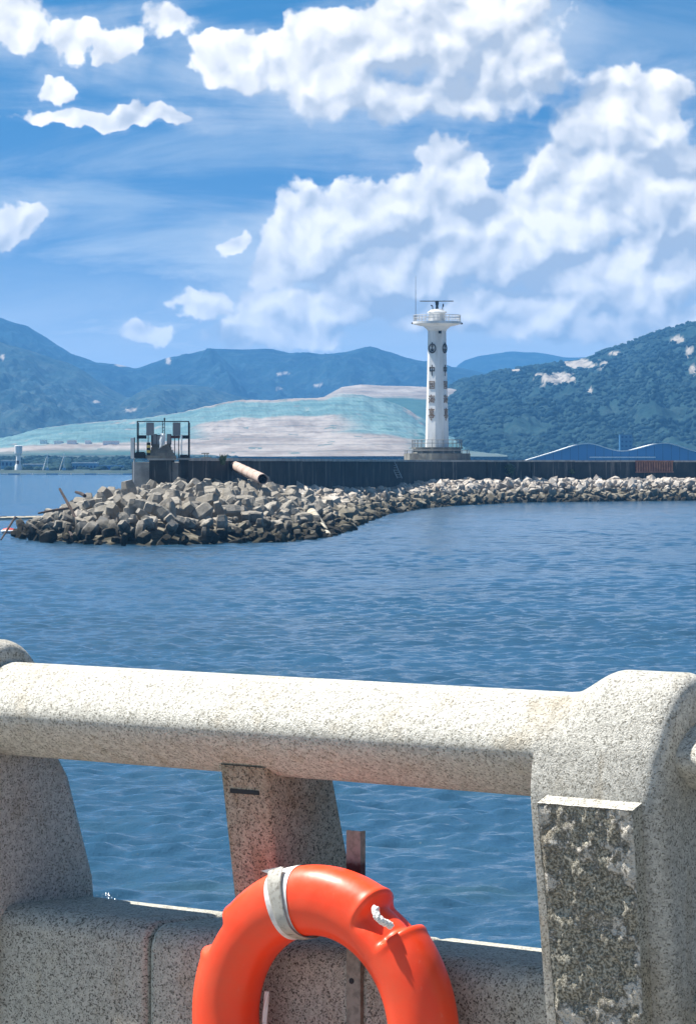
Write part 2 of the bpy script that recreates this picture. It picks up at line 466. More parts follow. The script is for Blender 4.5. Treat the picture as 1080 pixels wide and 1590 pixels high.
def hill_b(dark, mid, light, scale, scar=.78):
    def b(t):
        n = t.noise(t.pos, .012 * scale, 6, .65); n2 = t.noise(t.pos, .06 * scale, 5, .7); n3 = t.noise(t.pos, .0045 * scale, 5, .6)
        c = t.mix(t.rng(n, .35, .65), dark, mid)
        c = t.mix(t.math('MULTIPLY', t.rng(n2, .45, .7), .6), c, light)
        a = t.new('ShaderNodeAttribute', attribute_name='bare').outputs['Fac']
        c = t.mix(a, c, t.mix(n2, (.24, .21, .175), (.40, .36, .31)))
        bump(t, n2, .8, 8.0 / scale)
        return c
    return b
M['hill_far'] = mat('far_hill', hill_b((.003, .012, .020), (.010, .030, .038), (.045, .075, .075), .8), 1, .05)
M['hill_mid'] = mat('spur_hill', hill_b((.012, .032, .040), (.030, .058, .060), (.085, .105, .095), 1.0), 1, .05)
M['hill_near'] = mat('wooded_hill', hill_b((.008, .024, .028), (.018, .042, .040), (.045, .068, .060), 2.0), 1, .05)
M['canopy'] = mat('tree_canopy', lambda t: t.mix(t.rng(t.noise(t.pos, .05, 4, .6), .35, .65), (.006, .020, .026), (.026, .050, .048)), 1, .05)
def fill_b(t):
    x, y, z = t.sep(t.pos)
    a = t.new('ShaderNodeAttribute', attribute_name='net').outputs['Fac']
    n = t.noise(t.pos, .03, 5, .65); n2 = t.noise(t.pos, .15, 4, .6)
    w1 = t.new('ShaderNodeTexWave', wave_type='BANDS', bands_direction='X')
    t.l.new(t.vmath('ADD', t.pos, t.xyz(t.math('MULTIPLY', z, .8), 0.0, 0.0)), w1.inputs['Vector'])
    w1.inputs['Scale'].default_value = .16; w1.inputs['Distortion'].default_value = 2.5; w1.inputs['Detail'].default_value = 1
    w1.inputs['Detail Scale'].default_value = .3
    seam = t.rng(w1.outputs['Fac'], .80, 1.0)
    net = t.mix(t.rng(n, .3, .7), (.060, .135, .145), (.125, .215, .215))
    net = t.mix(t.math('MULTIPLY', seam, .30), net, (.035, .10, .12))
    net = t.mix(t.math('MULTIPLY', t.rng(n2, .62, .75), .5), net, (.24, .31, .30))
    soil = t.mix(t.rng(n, .35, .65), (.17, .145, .125), (.29, .26, .235))
    soil = t.mix(t.math('MULTIPLY', t.rng(n2, .5, .7), .5), soil, (.12, .10, .085))
    c = t.mix(a, soil, net)
    fr_ = t.math('FRACT', t.math('ADD', t.math('MULTIPLY', z, .33), t.math('MULTIPLY', n, 1.2)))
    c = t.mix(t.math('MULTIPLY', t.rng(fr_, .82, .95), .45), c, (.07, .085, .08))
    veg = t.new('ShaderNodeAttribute', attribute_name='veg').outputs['Fac']
    c = t.mix(veg, c, t.mix(n2, (.02, .06, .06), (.06, .12, .11)))
    bump(t, n2, .7, 1.2)
    return c
M['fill'] = mat('landfill_cover', fill_b, .95, .05)
M['land'] = mat('coastal_land', lambda t: t.mix(t.rng(t.noise(t.pos, .02, 6, .7), .35, .65), (.022, .046, .048), (.065, .085, .082)), 1, .05)

def water_b(t):
    x, y, z = t.sep(t.pos)
    n1 = t.noise(t.vmath('MULTIPLY', t.pos, (1, 1, 0)), 7.5, 4, .65)
    n2 = t.noise(t.vmath('MULTIPLY', t.pos, (.55, 1, 0)), .9, 4, .55)
    n3 = t.noise(t.vmath('MULTIPLY', t.pos, (.5, 1, 0)), .07, 4, .55)
    green = t.rng(t.noise(t.vmath('MULTIPLY', t.pos, (.6, 1, 0)), .5, 3, .5), .52, .75)
    c = t.mix(green, (.018, .055, .098), (.026, .066, .096))
    c = t.mix(t.rng(n3, .4, .65), c, (.020, .066, .122))
    h = t.math('ADD', t.math('MULTIPLY', n1, .40), t.math('MULTIPLY', n2, .7))
    bump(t, h, .6, .11)
    return c
M['water'] = mat('sea_water', water_b, .11, .5)
M['water'].node_tree.nodes['Principled BSDF'].inputs['IOR'].default_value = 1.33

# ------------------------------------------------------------------ setting: water, land, hills
def waves():
    D = np.concatenate([np.exp(np.linspace(math.log(20.0), math.log(300.0), 1500)), np.exp(np.linspace(math.log(301.5), math.log(1300.0), 260))])
    rows, cols_ = len(D), 330
    a = np.linspace(-.165, .165, cols_)
    Y = np.repeat(D[:, None], cols_, 1)
    X = Y * a[None, :]
    step = np.gradient(D)[:, None]
    Z = np.zeros_like(X)
    g = np.random.default_rng(21)
    for i in range(120):
        lam = math.exp(g.uniform(math.log(.19), math.log(2.2)))
        th = g.normal(R(100), R(38))
        k = 2 * math.pi / lam
        ph = k * (math.cos(th) * X + math.sin(th) * Y) + g.uniform(0, 6.28)
        amp = .0085 * lam ** .9 if lam < .7 else .0048 * (lam / .7) ** .12
        fade = np.clip((lam / step - 2.2) / 2.5, 0, 1)
        Z += amp * fade * (np.sin(ph) + .25 * np.sin(2 * ph + 1.2))
    # gusts: patches of rougher and calmer water
    Z *= .75 + .55 * fbm(X / 9.0, Y / 14.0, 3)
    return X, Y, Z
Xw, Yw, Zw = waves()
sea = link('sea', gridmesh('sea', Xw, Yw, Zw, M['water']))
struct(sea)
bay = MB().add([(-3400, -300, -.25), (3400, -300, -.25), (3400, 6400, -.25), (-3400, 6400, -.25)], [(0, 1, 2, 3)]).build('sea_beyond', M['water'])
struct(bay)

def ridge(name, pts, Dr, Df, m, foot, nu=420, nv=150, rough=.2, spur=1.0, seed=0, bare=None, back=.5, xs=None, spurlen=90.0):
    """a range of hills: crest through the given points at distance Dr, falling to the foot at Df and behind"""
    pts = sorted(pts)
    px = np.array([p[0] for p in pts], float); py = np.array([p[1] for p in pts], float)
    x0, x1 = xs or (px[0], px[-1])
    xs_ = np.linspace(x0, x1, nu)
    zr = EYE + (HORIZON - np.interp(xs_, px, py)) / FPX * Dr
    zr = np.convolve(np.pad(zr, 2, 'edge'), np.ones(5) / 5, 'valid')
    Xr = (xs_ - 540) / FPX * Dr
    v = np.concatenate([np.linspace(0, 1, nv), np.linspace(1.02, 1 + back, nv // 4)])
    Xg, Vg = np.meshgrid(Xr, v, indexing='ij')
    Yg = Df + (Dr - Df) * Vg
    Xg = Xg * (1 - (1 - Df / Dr) * .25 * np.clip(1 - Vg, 0, 1))
    prof = np.where(Vg <= 1, np.clip(Vg, 0, 1) ** 1.25, np.clip(1 - (Vg - 1) / back, 0, 1) ** 1.2)
    h = zr[:, None] - foot
    n = fbm(Xg / spurlen + seed, Vg * 1.3 + seed * 3.7, 5, .5, True)
    n2 = fbm(Xg / (spurlen * .3) + seed * 2, Yg / (spurlen * .5) + 5, 5, .55)
    mod = np.clip(4 * Vg * (1.0 - Vg), 0, 1)
    Z = foot + h * (prof + spur * .28 * (n - .35) * mod + rough * .3 * n2 * np.clip(mod, 0, 1)) + h * .02 * n2
    me = gridmesh(name, Xg, Yg, Z, m)
    if bare is not None:
        b = np.zeros_like(Xg)
        PX = 540 + Xg / Yg * FPX; PY = HORIZON - (Z - EYE) / Yg * FPX
        for (cx, cy, rx, ry) in bare:
            b = np.maximum(b, 1.25 - np.sqrt(((PX - cx) / rx) ** 2 + ((PY - cy) / ry) ** 2) + 1.2 * fbm(Xg / 11., Yg / 20., 5, .6))
        at = me.attributes.new('bare', 'FLOAT', 'POINT')
        at.data.foreach_set('value', np.clip((b - .35) * 4, 0, 1).astype(np.float32).ravel())
    o = link(name, me); struct(o)
    return o, (Xg, Yg, Z, b if bare is not None else Z * 0)

ridge('distant_peaks', [(300, 640), (480, 562), (520, 548), (545, 545), (575, 540), (640, 570), (690, 590), (715, 562), (740, 553), (790, 545), (835, 548), (880, 556), (950, 552), (1100, 560), (1300, 590)],
      5200, 4300, M['hill_far'], 2, nu=260, nv=60, spur=.4, seed=4.2, spurlen=260)
ridge('main_range', [(-420, 560), (-250, 508), (-120, 492), (-40, 490), (0, 494), (40, 505), (80, 530), (110, 548), (150, 563), (185, 566), (210, 572), (240, 563), (262, 555), (300, 548), (330, 541),
      (380, 544), (420, 541), (450, 549), (470, 547), (500, 551), (540, 546), (573, 537), (600, 546), (640, 557), (680, 566), (720, 572), (760, 582), (850, 610), (1000, 640)],
      4000, 2900, M['hill_far'], 2, nu=700, nv=220, rough=.40, spur=1.6, seed=1.3, spurlen=140,
      bare=[(188, 567, 12, 3), (262, 560, 4, 7), (440, 580, 12, 3), (432, 603, 7, 3), (495, 598, 9, 2.5)])
ridge('left_spurs', [(-500, 560), (-300, 530), (-100, 520), (0, 531), (60, 548), (125, 572), (165, 600), (200, 618), (240, 598), (275, 596), (320, 600), (360, 612), (420, 628), (520, 650)],
      3000, 2000, M['hill_mid'], 4, nu=520, nv=170, rough=.40, spur=1.2, seed=7.7, spurlen=80,
      bare=[(150, 624, 7, 3), (205, 636, 11, 3), (4, 555, 4, 6), (330, 600, 7, 2.5)])
_, near_hill = ridge('wooded_hillside', [(560, 712), (600, 688), (640, 655), (680, 615), (715, 590), (760, 580), (800, 573), (850, 568), (900, 557), (950, 543), (980, 531), (1010, 520), (1040, 510), (1062, 504), (1080, 502),
      (1130, 492), (1220, 488), (1400, 520), (1700, 560)],
      2200, 1350, M['hill_near'], 2, nu=520, nv=170, rough=.5, spur=1.5, seed=2.9, spurlen=60,
      bare=[(865, 588, 34, 11), (905, 566, 40, 8), (915, 607, 5, 6), (1070, 545, 14, 9), (800, 575, 10, 4), (1075, 575, 8, 8), (1050, 527, 12, 4), (955, 548, 10, 4)])

# tree crowns over the near hillside: too many to count
def blob_field(name, C, r, m, flat=.8):
    t_ = (1 + 5 ** .5) / 2
    iv = np.array([(-1, t_, 0), (1, t_, 0), (-1, -t_, 0), (1, -t_, 0), (0, -1, t_), (0, 1, t_), (0, -1, -t_), (0, 1, -t_), (t_, 0, -1), (t_, 0, 1), (-t_, 0, -1), (-t_, 0, 1)], float)
    iv /= np.linalg.norm(iv[0])
    fc = np.array([(0, 11, 5), (0, 5, 1), (0, 1, 7), (0, 7, 10), (0, 10, 11), (1, 5, 9), (5, 11, 4), (11, 10, 2), (10, 7, 6), (7, 1, 8), (3, 9, 4), (3, 4, 2), (3, 2, 6), (3, 6, 8), (3, 8, 9), (4, 9, 5), (2, 4, 11), (6, 2, 10), (8, 6, 7), (9, 8, 1)])
    n = len(C)
    jit = nrng.uniform(.7, 1.3, (n, 12, 1))
    v = iv[None] * jit * r[:, None, None]
    v[:, :, 2] *= flat
    v = v + C[:, None]
    f = fc[None] + (np.arange(n) * 12)[:, None, None]
    return link(name, trimesh(name, v.reshape(-1, 3), f.reshape(-1, 3), m, True))
Xh, Yh, Zh, Bh = near_hill
pick = nrng.integers(0, Xh.size, 80000)
xx = Xh.ravel()[pick]; yy = Yh.ravel()[pick]; zz = Zh.ravel()[pick]
bb = fbm(xx / 45, yy / 80, 4)
pxh = 540 + xx / yy * FPX
keep = (Bh.ravel()[pick] < .3) & (yy < 2215) & (zz > 3) & (bb > -.12) & (pxh > 520) & (pxh < 1250)
xx, yy, zz = xx[keep], yy[keep], zz[keep]
hb = np.array([0.0])
C = np.stack([xx, yy, zz + .3], -1)[:27000]
stuff(blob_field('hillside_woodland', C, nrng.uniform(.6, 2.0, len(C)) , M['canopy'], .9), 'dark green woodland covering the hillside behind the lighthouse', 'woodland')

# coastal land and the netted landfill mound
def land():
    xs_ = np.linspace(-1600, 1600, 200); ys_ = np.concatenate([np.linspace(838, 1350, 90), np.linspace(1400, 6300, 30)])
    X, Y = np.meshgrid(xs_, ys_, indexing='ij')
    edge = 842 + 18 * fbm(X / 120., X * 0 + 3.3, 4)
    tt = np.clip((Y - edge) / 430, 0, 1)
    Z = -.6 + 1.7 * sstep(Y - edge, 0, 4) + (1.0 + 3.6 * sstep(-X, 20, 60)) * tt ** 1.4 + .5 * fbm(X / 30., Y / 30., 4) * sstep(Y - edge, 0, 20)
    return link('coastal_land', gridmesh('coastal_land', X, Y, Z, M['land']))
struct(land())

def landfill():
    ridge_pts = [(-60, 690), (20, 678), (60, 666), (120, 658), (180, 653), (230, 649), (270, 643), (305, 635), (340, 627), (370, 621), (420, 622), (460, 618), (490, 618), (525, 612), (560, 614), (600, 622), (630, 634), (655, 650), (690, 668), (740, 690), (780, 705)]
    px = np.array([p[0] for p in ridge_pts], float); py = np.array([p[1] for p in ridge_pts], float)
    nu, nv = 420, 130
    xs_ = np.linspace(-60, 780, nu)
    Dr, Df = 1750., 1290.
    zr = EYE + (HORIZON - np.interp(xs_, px, py)) / FPX * Dr
    zr = np.convolve(np.pad(zr, 4, 'edge'), np.ones(9) / 9, 'valid') + .5 * fbm(xs_ / 9., xs_ * 0 + 1.7, 4)
    v = np.concatenate([np.linspace(0, 1, nv), np.linspace(1.05, 1.6, 20)])
    Xg, Vg = np.meshgrid((xs_ - 540) / FPX * Dr, v, indexing='ij')
    Yg = Df + (Dr - Df) * Vg
    Xg = Xg * (Yg / Dr) ** .9
    foot = 5.0
    # terraces
    k = 3.0
    vv = np.clip(Vg, 0, 1)
    kk = vv * k + .25 * fbm(Xg / 90., Yg / 200., 3)
    kk = np.clip(kk, 0, k)
    ter = (np.floor(kk) + sstep(kk - np.floor(kk), 0, .8)) / k
    prof = np.where(Vg <= 1, .35 * vv + .65 * ter, np.clip(1 - (Vg - 1) / .6, 0, 1))
    n = fbm(Xg / 40., Yg / 60., 6, .58)
    gul = fbm(Xg / 14. + Yg / 160., Yg / 110., 4, .55, True)
    Z = foot + (zr[:, None] - foot) * prof + (n * 3.2 + 1.3 * (gul - .4)) * np.clip(4 * Vg * (1.05 - Vg), 0, 1)
    me = gridmesh('landfill_mound', Xg, Yg, Z, M['fill'])
    PX = 540 + Xg / Yg * FPX
    q = vv + .13 * n
    left = 1 - sstep(PX + 40 * n, 285, 330)
    right = sstep(PX + 60 * n, 500, 590)
    netmid = sstep(q, .52, .56) * (1 - sstep(q, .86, .90))
    netleft = sstep(q, .22, .30) * (1 - sstep(q, .93, .97))
    netright = sstep(q, .22, .30)
    net = netleft * left + (1 - left) * (netmid * (1 - right) + netright * right)
    veg = np.clip((1 - sstep(q, .05, .16)) * left + sstep(PX, 620, 660) * .7 * sstep(.55 - q, 0, .2) + .8 * (fbm(Xg / 14., Yg / 14., 3) > .40), 0, 1)
    net = net * sstep(fbm(Xg / 22. + 3, Yg / 90., 5, .6), -.42, -.22) * .92
    for nm, a in (('net', net), ('veg', veg)):
        at = me.attributes.new(nm, 'FLOAT', 'POINT'); at.data.foreach_set('value', a.astype(np.float32).ravel())
    return link('landfill_mound', me), (Xg[:, :nv], Yg[:, :nv], Z[:, :nv])
lf_o, LF = landfill()
struct(lf_o)
def soil_terrace():
    pts = [(470, 640), (505, 615), (530, 601), (560, 597), (600, 599), (640, 600), (700, 603), (718, 608), (740, 625), (760, 650)]
    px = np.array([p[0] for p in pts], float); py = np.array([p[1] for p in pts], float)
    nu, nv = 160, 50
    xs_ = np.linspace(470, 760, nu); Dr, Df = 2080., 1800.
    zr = EYE + (HORIZON - np.interp(xs_, px, py)) / FPX * Dr
    v = np.concatenate([np.linspace(0, 1, nv), np.linspace(1.05, 1.5, 10)])
    Xg, Vg = np.meshgrid((xs_ - 540) / FPX * Dr, v, indexing='ij')
    Yg = Df + (Dr - Df) * Vg
    prof = np.where(Vg <= 1, np.clip(Vg, 0, 1), 1 - (Vg - 1))
    n = fbm(Xg / 30., Yg / 40., 5)
    Z = 3 + (zr[:, None] - 3) * prof + n * 1.3 * np.clip(4 * Vg * (1.05 - Vg), 0, 1)
    me = gridmesh('soil_terrace', Xg, Yg, Z, M['fill'])
    q = Vg + .06 * n
    veg = (1 - sstep(q, .80, .84))
    for nm, a in (('net', Xg * 0), ('veg', veg)):
        at = me.attributes.new(nm, 'FLOAT', 'POINT'); at.data.foreach_set('value', a.astype(np.float32).ravel())
    return link('soil_terrace', me)
struct(soil_terrace())

# the air between here and the hills
hz = MB().box((0, 3100, 93.0), (7000, 6900, 188)).build('haze', None)
hm = bpy.data.materials.new('haze'); hm.use_nodes = True
hm.node_tree.nodes.clear()
ht = NT(hm.node_tree)
pv = ht.new('ShaderNodeVolumePrincipled')
pv.inputs['Color'].default_value = (.13, .42, .88, 1)
pv.inputs['Density'].default_value = 0.00021
pv.inputs['Anisotropy'].default_value = 0.2
ho = ht.new('ShaderNodeOutputMaterial'); ht.l.new(pv.outputs[0], ho.inputs['Volume'])
hz.data.materials.append(hm)
hz['kind'] = 'stuff'; hz['label'] = 'pale blue sea haze in front of the far hills'; hz['category'] = 'haze'

# ------------------------------------------------------------------ breakwater
def wl(px, py): D = water_D(py); return ((px - 540) / FPX * D, D)
FRONT = [wl(22, 836), wl(60, 842), wl(130, 846), (wl(220, 848)), wl(330, 846), wl(450, 841), wl(510, 834), wl(535, 824), wl(562, 812), wl(600, 798), wl(650, 790), wl(700, 785.5), wl(800, 780.5), wl(900, 779), wl(1080, 777), wl(1300, 776)]
BACK = [(105, 440), (80, 420), (28, 372), (-4, 345), (-10, 300), (-17.5, 232), (-18.6, 200), (-18.3, 182), (-17.6, 170)]
POLY = np.array(FRONT + BACK)
def sdist(X, Y):
    """distance inside the breakwater's waterline (negative outside)"""
    d = np.full(X.shape, 1e9); ins = np.zeros(X.shape, bool)
    n = len(POLY)
    for i in range(n):
        ax, ay = POLY[i]; bx, by = POLY[(i + 1) % n]
        ex, ey = bx - ax, by - ay
        tt = np.clip(((X - ax) * ex + (Y - ay) * ey) / (ex * ex + ey * ey), 0, 1)
        d = np.minimum(d, np.hypot(X - ax - tt * ex, Y - ay - tt * ey))
        c = ((ay > Y) != (by > Y)) & (X < (bx - ax) * (Y - ay) / (by - ay + 1e-12) + ax)
        ins ^= c
    return np.where(ins, d, -d)
P0, P1, P2, P3 = Vector((-9.4, 190)), Vector((9.0, 312)), Vector((37.0, 343)), Vector((78, 388))
def mound_z(X, Y):
    d = sdist(X, Y)
    far = sstep(Y, 200, 290)
    crest = 2.55 - .70 * far
    sl = .42 + .30 * far
    z = d * sl
    return np.where(z < 0, z * 1.2, crest * np.tanh(z / crest * 1.05)) - .25
bw = thing('breakwater', (-9, 195, 0), 'long rock breakwater with dark wall and heaped concrete blocks at its head', 'breakwater')
bwi = Matrix.Translation(-Vector((-9, 195, 0)))
def bpart(o, **kw):
    o.parent = bw; o.matrix_parent_inverse = bwi; return o
gx, gy = np.meshgrid(np.linspace(-30, 80, 150), np.linspace(148, 400, 260), indexing='ij')
core = link('core_mound', gridmesh('core_mound', gx, gy, mound_z(gx, gy) - .35, M['rock'])); bpart(core)

# the wall along the crest, panel by panel
seg = [(P0, P1), (P1, P2), (P2, P3)]
def left_of(a, b): d = (b - a).normalized(); return Vector((-d.y, d.x))
Ltot = sum((b - a).length for a, b in seg)
acc = 0.0
def wall_top(s): return 4.235 - .24 * min(1, s / 160.)
panel_cache = {}
for a, b in seg:
    L = (b - a).length; n = max(1, round(L / 7.0)); d = (b - a).normalized(); nl = left_of(a, b)
    for i in range(n):
        s0, s1 = L * i / n, L * (i + 1) / n
        c = a + d * (s0 + s1) / 2 + nl * .31
        ang = math.atan2(d.y, d.x)
        zt = wall_top(acc + s0)
        w = s1 - s0
        key = round(w, 2)
        if key not in panel_cache:
            m1 = MB()
            h = 3.55; bv = .05
            sec = [[(x, -.3, z) for x, z in ()]]
            m1.box((0, 0, -h / 2), (w - .10, .56, h)); m1.box((0, .04, -h / 2 - .02), (w + .02, .40, h - .04))
            m2 = MB().box((0, 0, .055), (w - .05, .78, .11))
            m2.box((0, -.36, -.03), (w - .05, .07, .06))
            panel_cache[key] = (m1.mesh('wall_panel', M['pierwall']), m2.mesh('coping_slab', M['coping']))
        jz = rng.uniform(-.012, .012)
        bpart(link('wall_panel', panel_cache[key][0], None, (c.x, c.y, zt - .11 + jz), (0, 0, ang)))
        bpart(link('coping_slab', panel_cache[key][1], None, (c.x, c.y, zt - .11 + jz + .003), (0, 0, ang)))
    acc += L
# end block of the wall, facing the open water, and the deck behind the wall
nl = left_of(P0, P1); d0_ = (P1 - P0).normalized()
W_END = 3.4
ce = P0 + nl * (W_END / 2) + d0_ * .6
ang0 = math.atan2(d0_.y, d0_.x)
bpart(MB().box((0, 0, 2.0), (1.3, W_END + .04, 4.2)).build('end_block', M['pierwall'])).location = (ce.x - d0_.x * .05, ce.y - d0_.y * .05, 0)
bw.children[-1].rotation_euler = (0, 0, ang0)
bpart(MB().box((0, 0, .05), (1.5, W_END + .16, .10)).build('end_coping', M['coping'])).location = (ce.x - d0_.x * .05, ce.y - d0_.y * .05, 4.104)
bw.children[-1].rotation_euler = (0, 0, ang0)
dk = MB()
outer = [P0 + nl * .6, P1 + nl * .6, P2 + left_of(P1, P2) * .6, P3 + left_of(P2, P3) * .6]
inner = [P0 + nl * 3.4, P1 + nl * 10 + d0_ * 8, P2 + left_of(P1, P2) * 11, P3 + left_of(P2, P3) * 11]
pts = outer + inner[::-1]
dk.add([(p.x, p.y, 3.98) for p in pts] + [(p.x, p.y, .5) for p in pts], [tuple(range(8)), *[(i, (i + 1) % 8, 8 + (i + 1) % 8, 8 + i) for i in range(8)]])
bpart(dk.build('deck', M['coping']))

def right_of_wall(X, Y, m=.3):
    """True in front of the wall (the open-water side facing the camera)"""
    ok = np.ones(X.shape, bool)
    for a, b in ((P0, P1), (P1, P2), (P2, P3)):
        d = (b - a).normalized(); nl_ = Vector((-d.y, d.x))
        s = (X - a.x) * d.x + (Y - a.y) * d.y
        o = (X - a.x) * nl_.x + (Y - a.y) * nl_.y
        L = (b - a).length
        ok &= ~((s > -1.0) & (s < L + 1) & (o > -m) & (o < 14))
    return ok

# concrete armour blocks heaped round the head
def limb(mb, c, axis, up, L, w, taper=.72, ch=.28):
    axis = axis.normalized(); up = up.normalized(); side = axis.cross(up)
    secs = []
    for k, sc in ((-1, taper), (-.55, 1), (.55, 1), (1, taper)):
        h = w / 2 * sc; e = h * ch
        o = [(-h + e, -h), (h - e, -h), (h, -h + e), (h, h - e), (h - e, h), (-h + e, h), (-h, h - e), (-h, -h + e)]
        secs.append([c + axis * (k * L / 2) + side * x + up * y for x, y in o])
    mb.loft(secs)
AX, AY, AZ = Vector((1, 0, 0)), Vector((0, 1, 0)), Vector((0, 0, 1))
block_meshes = []
for (l1, l2, off, wd) in ((1.75, 1.15, .0, .62), (1.6, 1.3, .30, .66), (1.9, .0, 0, .70), (1.35, .0, 0, .86), (1.65, 1.5, -.2, .56)):
    m1 = MB(); limb(m1, Vector((0, 0, 0)), AX, AZ, l1, wd)
    if l2: limb(m1, Vector((off, 0, 0)), AY, AZ, l2, wd * .93)
    block_meshes.append(m1.mesh('armour_block', M['block']))
cand = []
pts_ = nrng.uniform([-22, 152], [4, 232], (42000, 2))
sd = sdist(pts_[:, 0], pts_[:, 1]); okw = right_of_wall(pts_[:, 0], pts_[:, 1], .5)
zz_ = mound_z(pts_[:, 0], pts_[:, 1])
cell = {}
chosen = []
for (x, y), s, k, z in zip(pts_, sd, okw, zz_):
    if s < .1 or not k: continue
    pxx = 540 + x / y * FPX
    if y > 208 and pxx > 300 and y > 196 + (560 - pxx) * .10: continue
    if pxx > 520 or (s > 14 and x < -14): continue
    sp = .86 + .08 * rng.random()
    ci, cj = int(x // 1.1), int(y // 1.1)
    if any((x - a) ** 2 + ((y - b)) ** 2 < sp * sp for i in (-1, 0, 1) for j in (-1, 0, 1) for a, b in cell.get((ci + i, cj + j), ())): continue
    cell.setdefault((ci, cj), []).append((x, y)); chosen.append((x, y, z))
chosen.sort(key=lambda p: p[1] - 3.0 * p[2])
rest_v, rest_f = [], []
rest = MB()
for i, (x, y, z) in enumerate(chosen):
    me = block_meshes[rng.choice((0, 0, 1, 2, 2, 3, 3, 4))]
    rot = (rng.gauss(0, .55), rng.gauss(0, .6), rng.uniform(0, 6.28))
    if rng.random() < .2: rot = (rng.gauss(0, .4), R(70) + rng.gauss(0, .3), rng.uniform(0, 6.28))
    low = max(0, min(1, (z - .1) / .9))
    sc = (.50 + .48 * rng.random() ** 1.4) * (.72 + .28 * low)
    dz = rng.choice((.05, .2, .38)) + .12 * rng.random()
    if i < 300:
        bpart(link('armour_block', me, None, (x, y, z + dz), rot, (sc, sc, sc)))
    else:
        Mx = Matrix.LocRotScale(Vector((x, y, z + dz)), __import__('mathutils').Euler(rot), Vector((sc, sc, sc)))
        rest.add([Mx @ v.co for v in me.vertices], [tuple(p.vertices) for p in me.polygons])
if rest.v: stuff(bpart(rest.build('armour_blocks_behind', M['block'], fix=False)))
N_BLOCKS = len(chosen)

# rocks of the revetment
def rock_mesh(seed):
    g = np.random.default_rng(seed)
    import bmesh
    bm = bmesh.new(); bmesh.ops.create_icosphere(bm, subdivisions=1, radius=1)
    sq = g.uniform(.65, 1.15, 3)
    for v in bm.verts:
        c = np.array(v.co); k = 1 + .28 * g.normal()
        v.co = Vector(np.sign(c) * np.abs(c) ** .85 * sq * max(.6, min(1.35, k)))
    ret = bmesh.ops.convex_hull(bm, input=bm.verts)
    bmesh.ops.delete(bm, geom=[e for e in ret['geom_interior'] if isinstance(e, bmesh.types.BMVert)], context='VERTS')
    me = bpy.data.meshes.new('rock'); bm.to_mesh(me); bm.free(); me.materials.append(M['rock'])
    return me
rocks = [rock_mesh(s) for s in range(8)]
rp = nrng.uniform([-14, 160], [60, 352], (260000, 2))
rs = sdist(rp[:, 0], rp[:, 1]); rk = right_of_wall(rp[:, 0], rp[:, 1], .3)
rz = mound_z(rp[:, 0], rp[:, 1])
rlist = []; rcell = {}
for (x, y), s, k, z in zip(rp, rs, rk, rz):
    pxx = 540 + x / y * FPX
    if s < -.15 or not k or pxx > 1250: continue
    if s > 26 and y < 250: continue
    nearhead = pxx < 515 and y < 205
    if nearhead and s > 3.0: continue
    sp = .52 if y < 260 else .55
    if nearhead: sp = .6
    ci, cj = int(x // .9), int(y // .9)
    if any((x - a) ** 2 + (y - b) ** 2 < sp * sp for i in (-1, 0, 1) for j in (-1, 0, 1) for a, b in rcell.get((ci + i, cj + j), ())): continue
    rcell.setdefault((ci, cj), []).append((x, y)); rlist.append((x, y, z, (.22 + .36 * rng.random() ** 2.4) * (.85 if nearhead else 1)))
rlist.sort(key=lambda p: -(p[3] / p[1]) * (1 if p[0] > -3 else .6))
restr = MB()
rdata = [([v.co.copy() for v in me.vertices], [tuple(p.vertices) for p in me.polygons]) for me in rocks]
from mathutils import Euler
for i, (x, y, z, r) in enumerate(rlist):
    q = i % 8
    rot = Euler((rng.uniform(0, 6.28), rng.uniform(0, 6.28), rng.uniform(0, 6.28)))
    zc = z + .05 + .25 * rng.random()
    if i < 300:
        bpart(link('rock', rocks[q], None, (x, y, zc), rot, (r, r, r)))
    else:
        Mx = Matrix.LocRotScale(Vector((x, y, zc)), rot, Vector((r, r, r)))
        restr.add([Mx @ v for v in rdata[q][0]], rdata[q][1])
stuff(bpart(restr.build('rubble_slope', M['rock'], fix=False)))
print('blocks', N_BLOCKS, 'rocks', len(rlist))

# ------------------------------------------------------------------ lighthouse
LP = Vector((8.887, 322, 0)); LPX = 322 / FPX
def lz(py): return EYE + (HORIZON - py) * LPX
lh = thing('lighthouse', (LP.x, LP.y, 3.98), 'white octagonal lighthouse with round gallery and dark lettering on the breakwater', 'lighthouse')
Z0 = 3.98
def lp(mb, name, m, parent=lh, **kw): return mb.build(name, m, parent, **kw)
def zz(py): return lz(py) - Z0
FACET = -33
ROT = R(-90 + FACET + 22.5)      # one facet faces 28 degrees left of the camera
# stepped base
lp(MB().lathe([(3.35, 0), (3.35, zz(704)), (2.4, zz(704) + .002)], 8, rot=ROT), 'lower_step', M['basestone'])
lp(MB().lathe([(2.46, zz(704)), (2.42, zz(697)), (2.62, zz(697)), (2.62, zz(694.5)), (1.2, zz(694.5))], 8, rot=ROT), 'base_plinth', M['basestone'])
def ring_rail(name, r, z0, z1, n, rr, m, a0=0., a1=2 * math.pi, rails=2, c=(0, 0)):
    root = MB()
    k = 48
    for j in range(rails):
        z = z1 - (z1 - z0) * j / max(1, rails) * .9
        pts = [(c[0] + r * math.cos(a0 + (a1 - a0) * i / k), c[1] + r * math.sin(a0 + (a1 - a0) * i / k), z) for i in range(k + 1)]
        root.path(pts, rr, 5)
    o = lp(root, name, m)
    pm = MB().tube((0, 0, z0 - .03), (0, 0, z1), rr, n=6).mesh('rail_post', m)
    for i in range(n):
        a = a0 + (a1 - a0) * i / n
        link('rail_post', pm, o, (c[0] + r * math.cos(a), c[1] + r * math.sin(a), 0))
    return o
ring_rail('base_railing', 2.48, zz(694.5), zz(683), 28, .028, M['rail'])
ring_rail('lower_railing', 3.2, zz(704), zz(699), 18, .03, M['rail'], rails=1)
